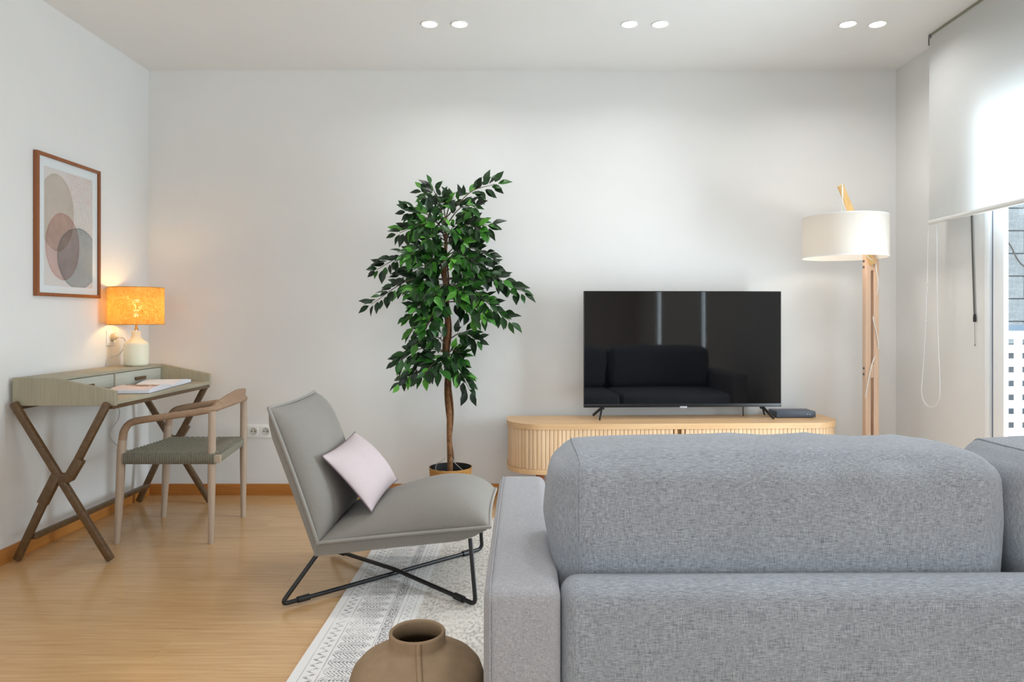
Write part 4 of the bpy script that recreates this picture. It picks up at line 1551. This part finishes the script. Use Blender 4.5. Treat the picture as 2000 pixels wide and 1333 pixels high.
def back_cushion(x0, x1, seed, wr, loop):
    def fn(p, q):
        up = max(0.0, q.z)
        p = p.copy()
        wx = (q.x + 1) / 2
        g_ = 0.0
        if up > 0.3:
            # diagonal creases running over the rear top edge
            ph = wx * 30 + (q.z - q.y) * 3.2 + 1.6 * noise.noise(Vector((wx * 3, q.z * 0.7, seed)))
            amp = wr * max(0.0, min(1.0, (wx - 0.30) / 0.3)) * max(0.0, min(1.0, (1.0 - wx) / 0.14))
            fade = max(0.0, min(1.0, (up - 0.3) / 0.5))
            g_ = amp * fade * (math.sin(ph) ** 3 + 0.5 * noise.noise(Vector((wx * 18, q.z * 2.0, q.y))))
        big = 0.006 * noise.noise(Vector((wx * 3.0, q.z * 1.6, q.y * 1.2 + seed)))
        nn_ = Vector((0, q.y if abs(q.y) > 0.8 else q.y * 0.3, q.z if abs(q.z) > 0.8 else q.z * 0.3))
        nn_.z *= 0.45
        p += nn_ * (g_ + big) * 0.8
        p.z -= up * 0.010 * abs(q.x) ** 6
        # the end swells sideways over the arm, above it only
        if abs(q.x) > 0.8:
            lift = max(0.0, min(1.0, (p.z + 0.10) * 7))
            f_ = max(0.0, (1 - q.y ** 2)) * max(0.0, 1 - (q.z * 0.9) ** 2)
            p.x += math.copysign(0.028 * lift * f_ * ((abs(q.x) - 0.8) / 0.2) ** 2, q.x)
        return p
    return softbox((x0, 1.342, 0.42), (x1, 1.60, 0.785), 0.052, 39, (0, 0.014, 0.010), fn, loop)


for (x0, x1, sd, wr) in ((0.070, 0.930, 1.0, 0.009), (0.968, 1.872, 7.0, 0.005)):
    lp_ = (3, [])
    cu = obj('back_cushion', back_cushion(x0, x1, sd, wr, lp_), M['sofa'], sf, 80)
    cc_ = Vector((0, (1.342 + 1.60) / 2, (0.42 + 0.785) / 2))
    pts = [p + Vector((0, p.y - cc_.y, p.z - cc_.z)).normalized() * 0.0002 for _, p in lp_[1]]
    obj('seam', tube(bmesh.new(), pts, 0.0024, 6, True), M['sofa'], cu)
for x in (0.02, SX1 - 0.09):
    for y_ in (SY0 + 0.06, SY1 - 0.08):
        obj('foot', B((x - 0.025, y_ - 0.025, 0.009), (x + 0.025, y_ + 0.025, 0.0505), 0.003), M['black'], sf)

# ------------------------------------------------------------------ clay vase
VX, VY = -0.2525, 1.70
vs = thing('clay_vase', 'round brown clay vase with short wide neck on the rug beside sofa', 'vase', (VX, VY, 0.009))
prof = [(0.0, 0.0), (0.110, 0.0), (0.128, 0.012), (0.147, 0.06), (0.157, 0.11), (0.1605, 0.150), (0.1595, 0.176), (0.153, 0.195), (0.138, 0.212), (0.115, 0.226), (0.092, 0.238), (0.0765, 0.2455), (0.0695, 0.251), (0.0675, 0.257), (0.0675, 0.277),
        (0.0665, 0.281), (0.0635, 0.2835), (0.060, 0.282), (0.0585, 0.277), (0.0585, 0.252), (0.070, 0.238), (0.115, 0.212), (0.144, 0.18), (0.144, 0.10), (0.115, 0.02), (0.0, 0.012)]
obj('body', lathe(bmesh.new(), prof, (VX, VY, 0.009), 64), M['vase'], vs, 60)
bm = bmesh.new()
an = math.atan2(-VY, -VX) + 0.045
dirv = Vector((math.cos(an), math.sin(an), 0))
pp = [(0.0668, 0.280), (0.069, 0.268), (0.0705, 0.254), (0.079, 0.246), (0.094, 0.239), (0.117, 0.2275), (0.140, 0.2135), (0.155, 0.1965), (0.1615, 0.177), (0.1625, 0.150), (0.159, 0.11), (0.149, 0.06), (0.130, 0.012)]
pts = [Vector((VX, VY, 0.009)) + dirv * (r + 0.000) + Vector((0, 0, z)) for r, z in pp]
tube(bm, smooth_path(pts, 4), 0.0068, 10)
obj('ridge', bm, M['vase'], vs)

# ------------------------------------------------------------------ ficus tree
PY = 3.86
pxs = F / PY
fx = at(880, 912, PY)
fc = thing('potted_ficus', 'tall artificial ficus tree with dark green leaves in copper brown pot', 'plant', (fx.x, PY, 0))
pz = fx.z
rp = 42.3 / pxs
bm = lathe(bmesh.new(), [(0, 0.0), (rp * 0.80, 0.0), (rp * 0.84, 0.006), (rp * 0.99, pz - 0.003), (rp, pz), (rp - 0.004, pz), (rp - 0.006, pz - 0.004), (rp * 0.97 - 0.004, pz - 0.05), (rp * 0.95 - 0.004, pz - 0.055), (0, pz - 0.055)], (fx.x, PY, 0), 40)
for f_ in bm.faces:
    cz = f_.calc_center_median().z
    rr_ = (f_.calc_center_median() - Vector((fx.x, PY, cz))).length
    f_.material_index = 1 if (cz > pz - 0.056 and rr_ < rp - 0.003) else 0
obj('pot', bm, [M['pot'], M['soil']], fc, 50)


def tp_(px, py, dy=0.0):
    return at(px, py, PY + dy)


trunk = smooth_path([tp_(879, 924), tp_(878, 860), tp_(877.5, 800), tp_(876, 740), tp_(873, 690), tp_(874, 640), tp_(872, 580), tp_(868, 520), tp_(871, 470), tp_(869, 425)], 6)
for i, p in enumerate(trunk):
    p.y += 0.006 * math.sin(i * 0.7)
bm = tube(bmesh.new(), trunk, [0.0155, 0.0145, 0.016, 0.0155, 0.017, 0.015, 0.014, 0.012, 0.009, 0.006], 10)
obj('trunk', bm, M['bark'], fc)
for s_, ph in ((1, 0.4), (-1, 2.2)):
    vine = []
    for i, p in enumerate(trunk[2:46]):
        a = i * 0.22 * s_ + ph
        vine.append(p + Vector((math.cos(a) * 0.019, math.sin(a) * 0.017 - 0.004, 0)))
    bm = tube(bmesh.new(), vine, [0.006, 0.0055, 0.005, 0.0045], 7)
    obj('vine_stem', bm, M['bark_dark'], fc)
for pts in (([tp_(870, 893), tp_(866, 898), tp_(855, 904), tp_(852.5, 912), tp_(854, 920)]), ([tp_(884, 893), tp_(889, 902), tp_(897, 910), tp_(906, 918)])):
    obj('stay_wire', tube(bmesh.new(), smooth_path([p + Vector((0, -0.03, 0)) for p in pts], 4), 0.0022, 6), M['wire'], fc)

# branches: pixels of start and tip, depth of tip relative to the trunk, leaves on it
random.seed(21)
BR = [
    # top
    (868, 440, 842, 362, -0.05, 9), (868, 445, 826, 372, 0.05, 10), (870, 430, 862, 388, -0.02, 6), (870, 430, 888, 384, 0.03, 8), (872, 425, 972, 358, -0.04, 15), (872, 440, 925, 400, -0.08, 12),
    (870, 452, 792, 412, -0.07, 14), (869, 455, 775, 455, -0.03, 15), (869, 460, 812, 440, -0.16, 15), (871, 462, 962, 440, -0.05, 17), (871, 460, 945, 448, -0.14, 14),
    (869, 470, 850, 430, -0.18, 13), (870, 475, 895, 440, -0.18, 13), (869, 470, 830, 470, -0.2, 14),
    # middle
    (869, 500, 727, 528, -0.02, 17), (869, 505, 790, 500, -0.14, 16), (870, 500, 960, 500, -0.02, 17), (870, 510, 935, 515, -0.17, 16), (869, 515, 825, 520, -0.22, 16), (870, 520, 885, 505, -0.24, 14),
    (870, 530, 966, 520, 0.03, 14), (869, 530, 780, 540, 0.06, 14), (869, 500, 815, 480, 0.1, 12), (870, 500, 920, 480, 0.1, 12),
    (871, 545, 716, 596, -0.04, 20), (871, 548, 800, 570, -0.16, 17), (871, 545, 1028, 570, -0.06, 24), (871, 550, 985, 545, -0.10, 16), (871, 560, 960, 590, -0.18, 18), (871, 555, 845, 580, -0.23, 17), (871, 560, 905, 575, -0.24, 16),
    (872, 575, 1003, 628, -0.08, 20), (872, 580, 795, 620, -0.10, 18), (872, 585, 830, 640, -0.17, 18), (872, 585, 955, 618, -0.17, 16), (872, 590, 800, 650, 0.02, 15), (872, 590, 860, 600, -0.2, 14), (872, 590, 925, 620, -0.06, 12),
    (872, 560, 830, 600, -0.05, 14), (871, 520, 830, 545, -0.1, 14), (871, 520, 915, 545, -0.08, 14), (870, 480, 840, 500, -0.12, 14), (870, 480, 905, 470, -0.1, 14),
    (872, 600, 815, 668, -0.08, 14), (872, 580, 812, 600, -0.18, 14),
    # lower skirts
    (874, 665, 936, 662, -0.06, 14), (874, 680, 840, 660, -0.10, 10), (874, 690, 770, 705, -0.06, 17), (874, 695, 778, 748, -0.10, 14), (874, 700, 825, 735, -0.12, 14), (874, 690, 905, 700, -0.12, 13), (874, 700, 920, 765, -0.08, 14),
    (874, 690, 800, 690, 0.04, 11), (874, 685, 860, 725, -0.10, 9), (874, 690, 898, 725, -0.05, 9),
]
leaves = []           # (base, dir, normal, length)


def rnd(a, b):
    return random.uniform(a, b)


for bi, (ax, ay, bx_, by_, dy, nl) in enumerate(BR):
    p0, p1 = tp_(ax, ay), tp_(ax + (bx_ - ax) * 0.94, ay + (by_ - ay) * 0.97, dy)
    d = p1 - p0
    mid_ = p0.lerp(p1, 0.5) + Vector((0, 0, 0.10 * abs(d.x) + 0.02))
    pts = smooth_path([p0, mid_, p1], 7)
    bm = tube(bmesh.new(), pts, [0.004, 0.0028, 0.0016], 5)
    obj('branch', bm, M['twig'], fc)
    side = 1
    nl = int(nl * 1.65)
    for q in range(nl):
        t_ = 0.24 + 0.76 * (q + rnd(-0.3, 0.3)) / (nl - 1)
        t_ = max(0.2, min(1.0, t_))
        i = min(int(t_ * (len(pts) - 1)), len(pts) - 2)
        fr_ = t_ * (len(pts) - 1) - i
        b0 = pts[i].lerp(pts[i + 1], fr_)
        td = (pts[i + 1] - pts[i]).normalized()
        sv = td.cross(Vector((rnd(-0.4, 0.4), -1, rnd(-0.4, 0.4)))).normalized()
        side = -side
        out = td * rnd(0.35, 1.0) + sv * side * rnd(0.4, 0.95) + Vector((rnd(-0.2, 0.2), rnd(-0.7, 0.25), rnd(-0.75, 0.1)))
        if q == nl - 1:
            out = td + Vector((0, rnd(-0.2, 0.1), rnd(-0.3, 0.1)))
        out.normalize()
        stem = 0.012 + rnd(0, 0.012)
        nrm = Vector((rnd(-0.5, 0.5), -0.9 + rnd(-0.3, 0.5), 0.55 + rnd(-0.4, 0.4)))
        b1 = b0 + out * stem
        L = rnd(0.052, 0.086)
        # stay in front of the wall
        if b1.y + out.y * L > YB - 0.03:
            continue
        leaves.append((b1, out, nrm, L))


def leaf_mesh(name, wd, curl, fold):
    me = bpy.data.meshes.new(name)
    prof_ = [(0.0, 0.03), (0.16, 0.62), (0.36, 1.0), (0.58, 0.88), (0.80, 0.42), (1.0, 0.0)]
    vs_, fs_ = [], []
    for t_, w_ in prof_:
        zz = -curl * t_ * t_
        vs_ += [(-wd * w_, t_, zz + fold * w_), (0, t_, zz), (wd * w_, t_, zz + fold * w_)]
    for i in range(len(prof_) - 1):
        a = i * 3
        fs_ += [(a, a + 1, a + 4, a + 3), (a + 1, a + 2, a + 5, a + 4)]
    me.from_pydata(vs_, [], fs_)
    me.materials.append(M['leaf'])
    me.shade_smooth()
    return me


LM = [leaf_mesh('leaf', 0.24, 0.16, 0.07), leaf_mesh('leaf', 0.27, 0.05, 0.10), leaf_mesh('leaf', 0.22, 0.28, 0.05)]
leaves.sort(key=lambda l: l[0].y)
og = ORG[fc.name]
mass_v, mass_f = [], []
for i, (b, d, nrm, L) in enumerate(leaves):
    nrm = (nrm - d * nrm.dot(d)).normalized()
    xax = d.cross(nrm)
    mt = Matrix(((xax.x, d.x, nrm.x, b.x - og.x), (xax.y, d.y, nrm.y, b.y - og.y), (xax.z, d.z, nrm.z, b.z - og.z), (0, 0, 0, 1))) @ Matrix.Scale(L, 4)
    me = LM[i % 3]
    if i < 298:
        o = bpy.data.objects.new('leaf', me)
        C.objects.link(o)
        o.parent = fc
        o.matrix_local = mt
    else:
        k0 = len(mass_v)
        mass_v += [tuple(mt @ v.co) for v in me.vertices]
        mass_f += [tuple(k0 + x for x in p.vertices) for p in me.polygons]
me = bpy.data.meshes.new('rear_foliage')
me.from_pydata(mass_v, [], mass_f)
me.materials.append(M['leaf_mass'])
me.shade_smooth()
o = bpy.data.objects.new('rear_foliage', me)
C.objects.link(o)
o.parent = fc
o['kind'] = 'stuff'
print('leaves', len(leaves))
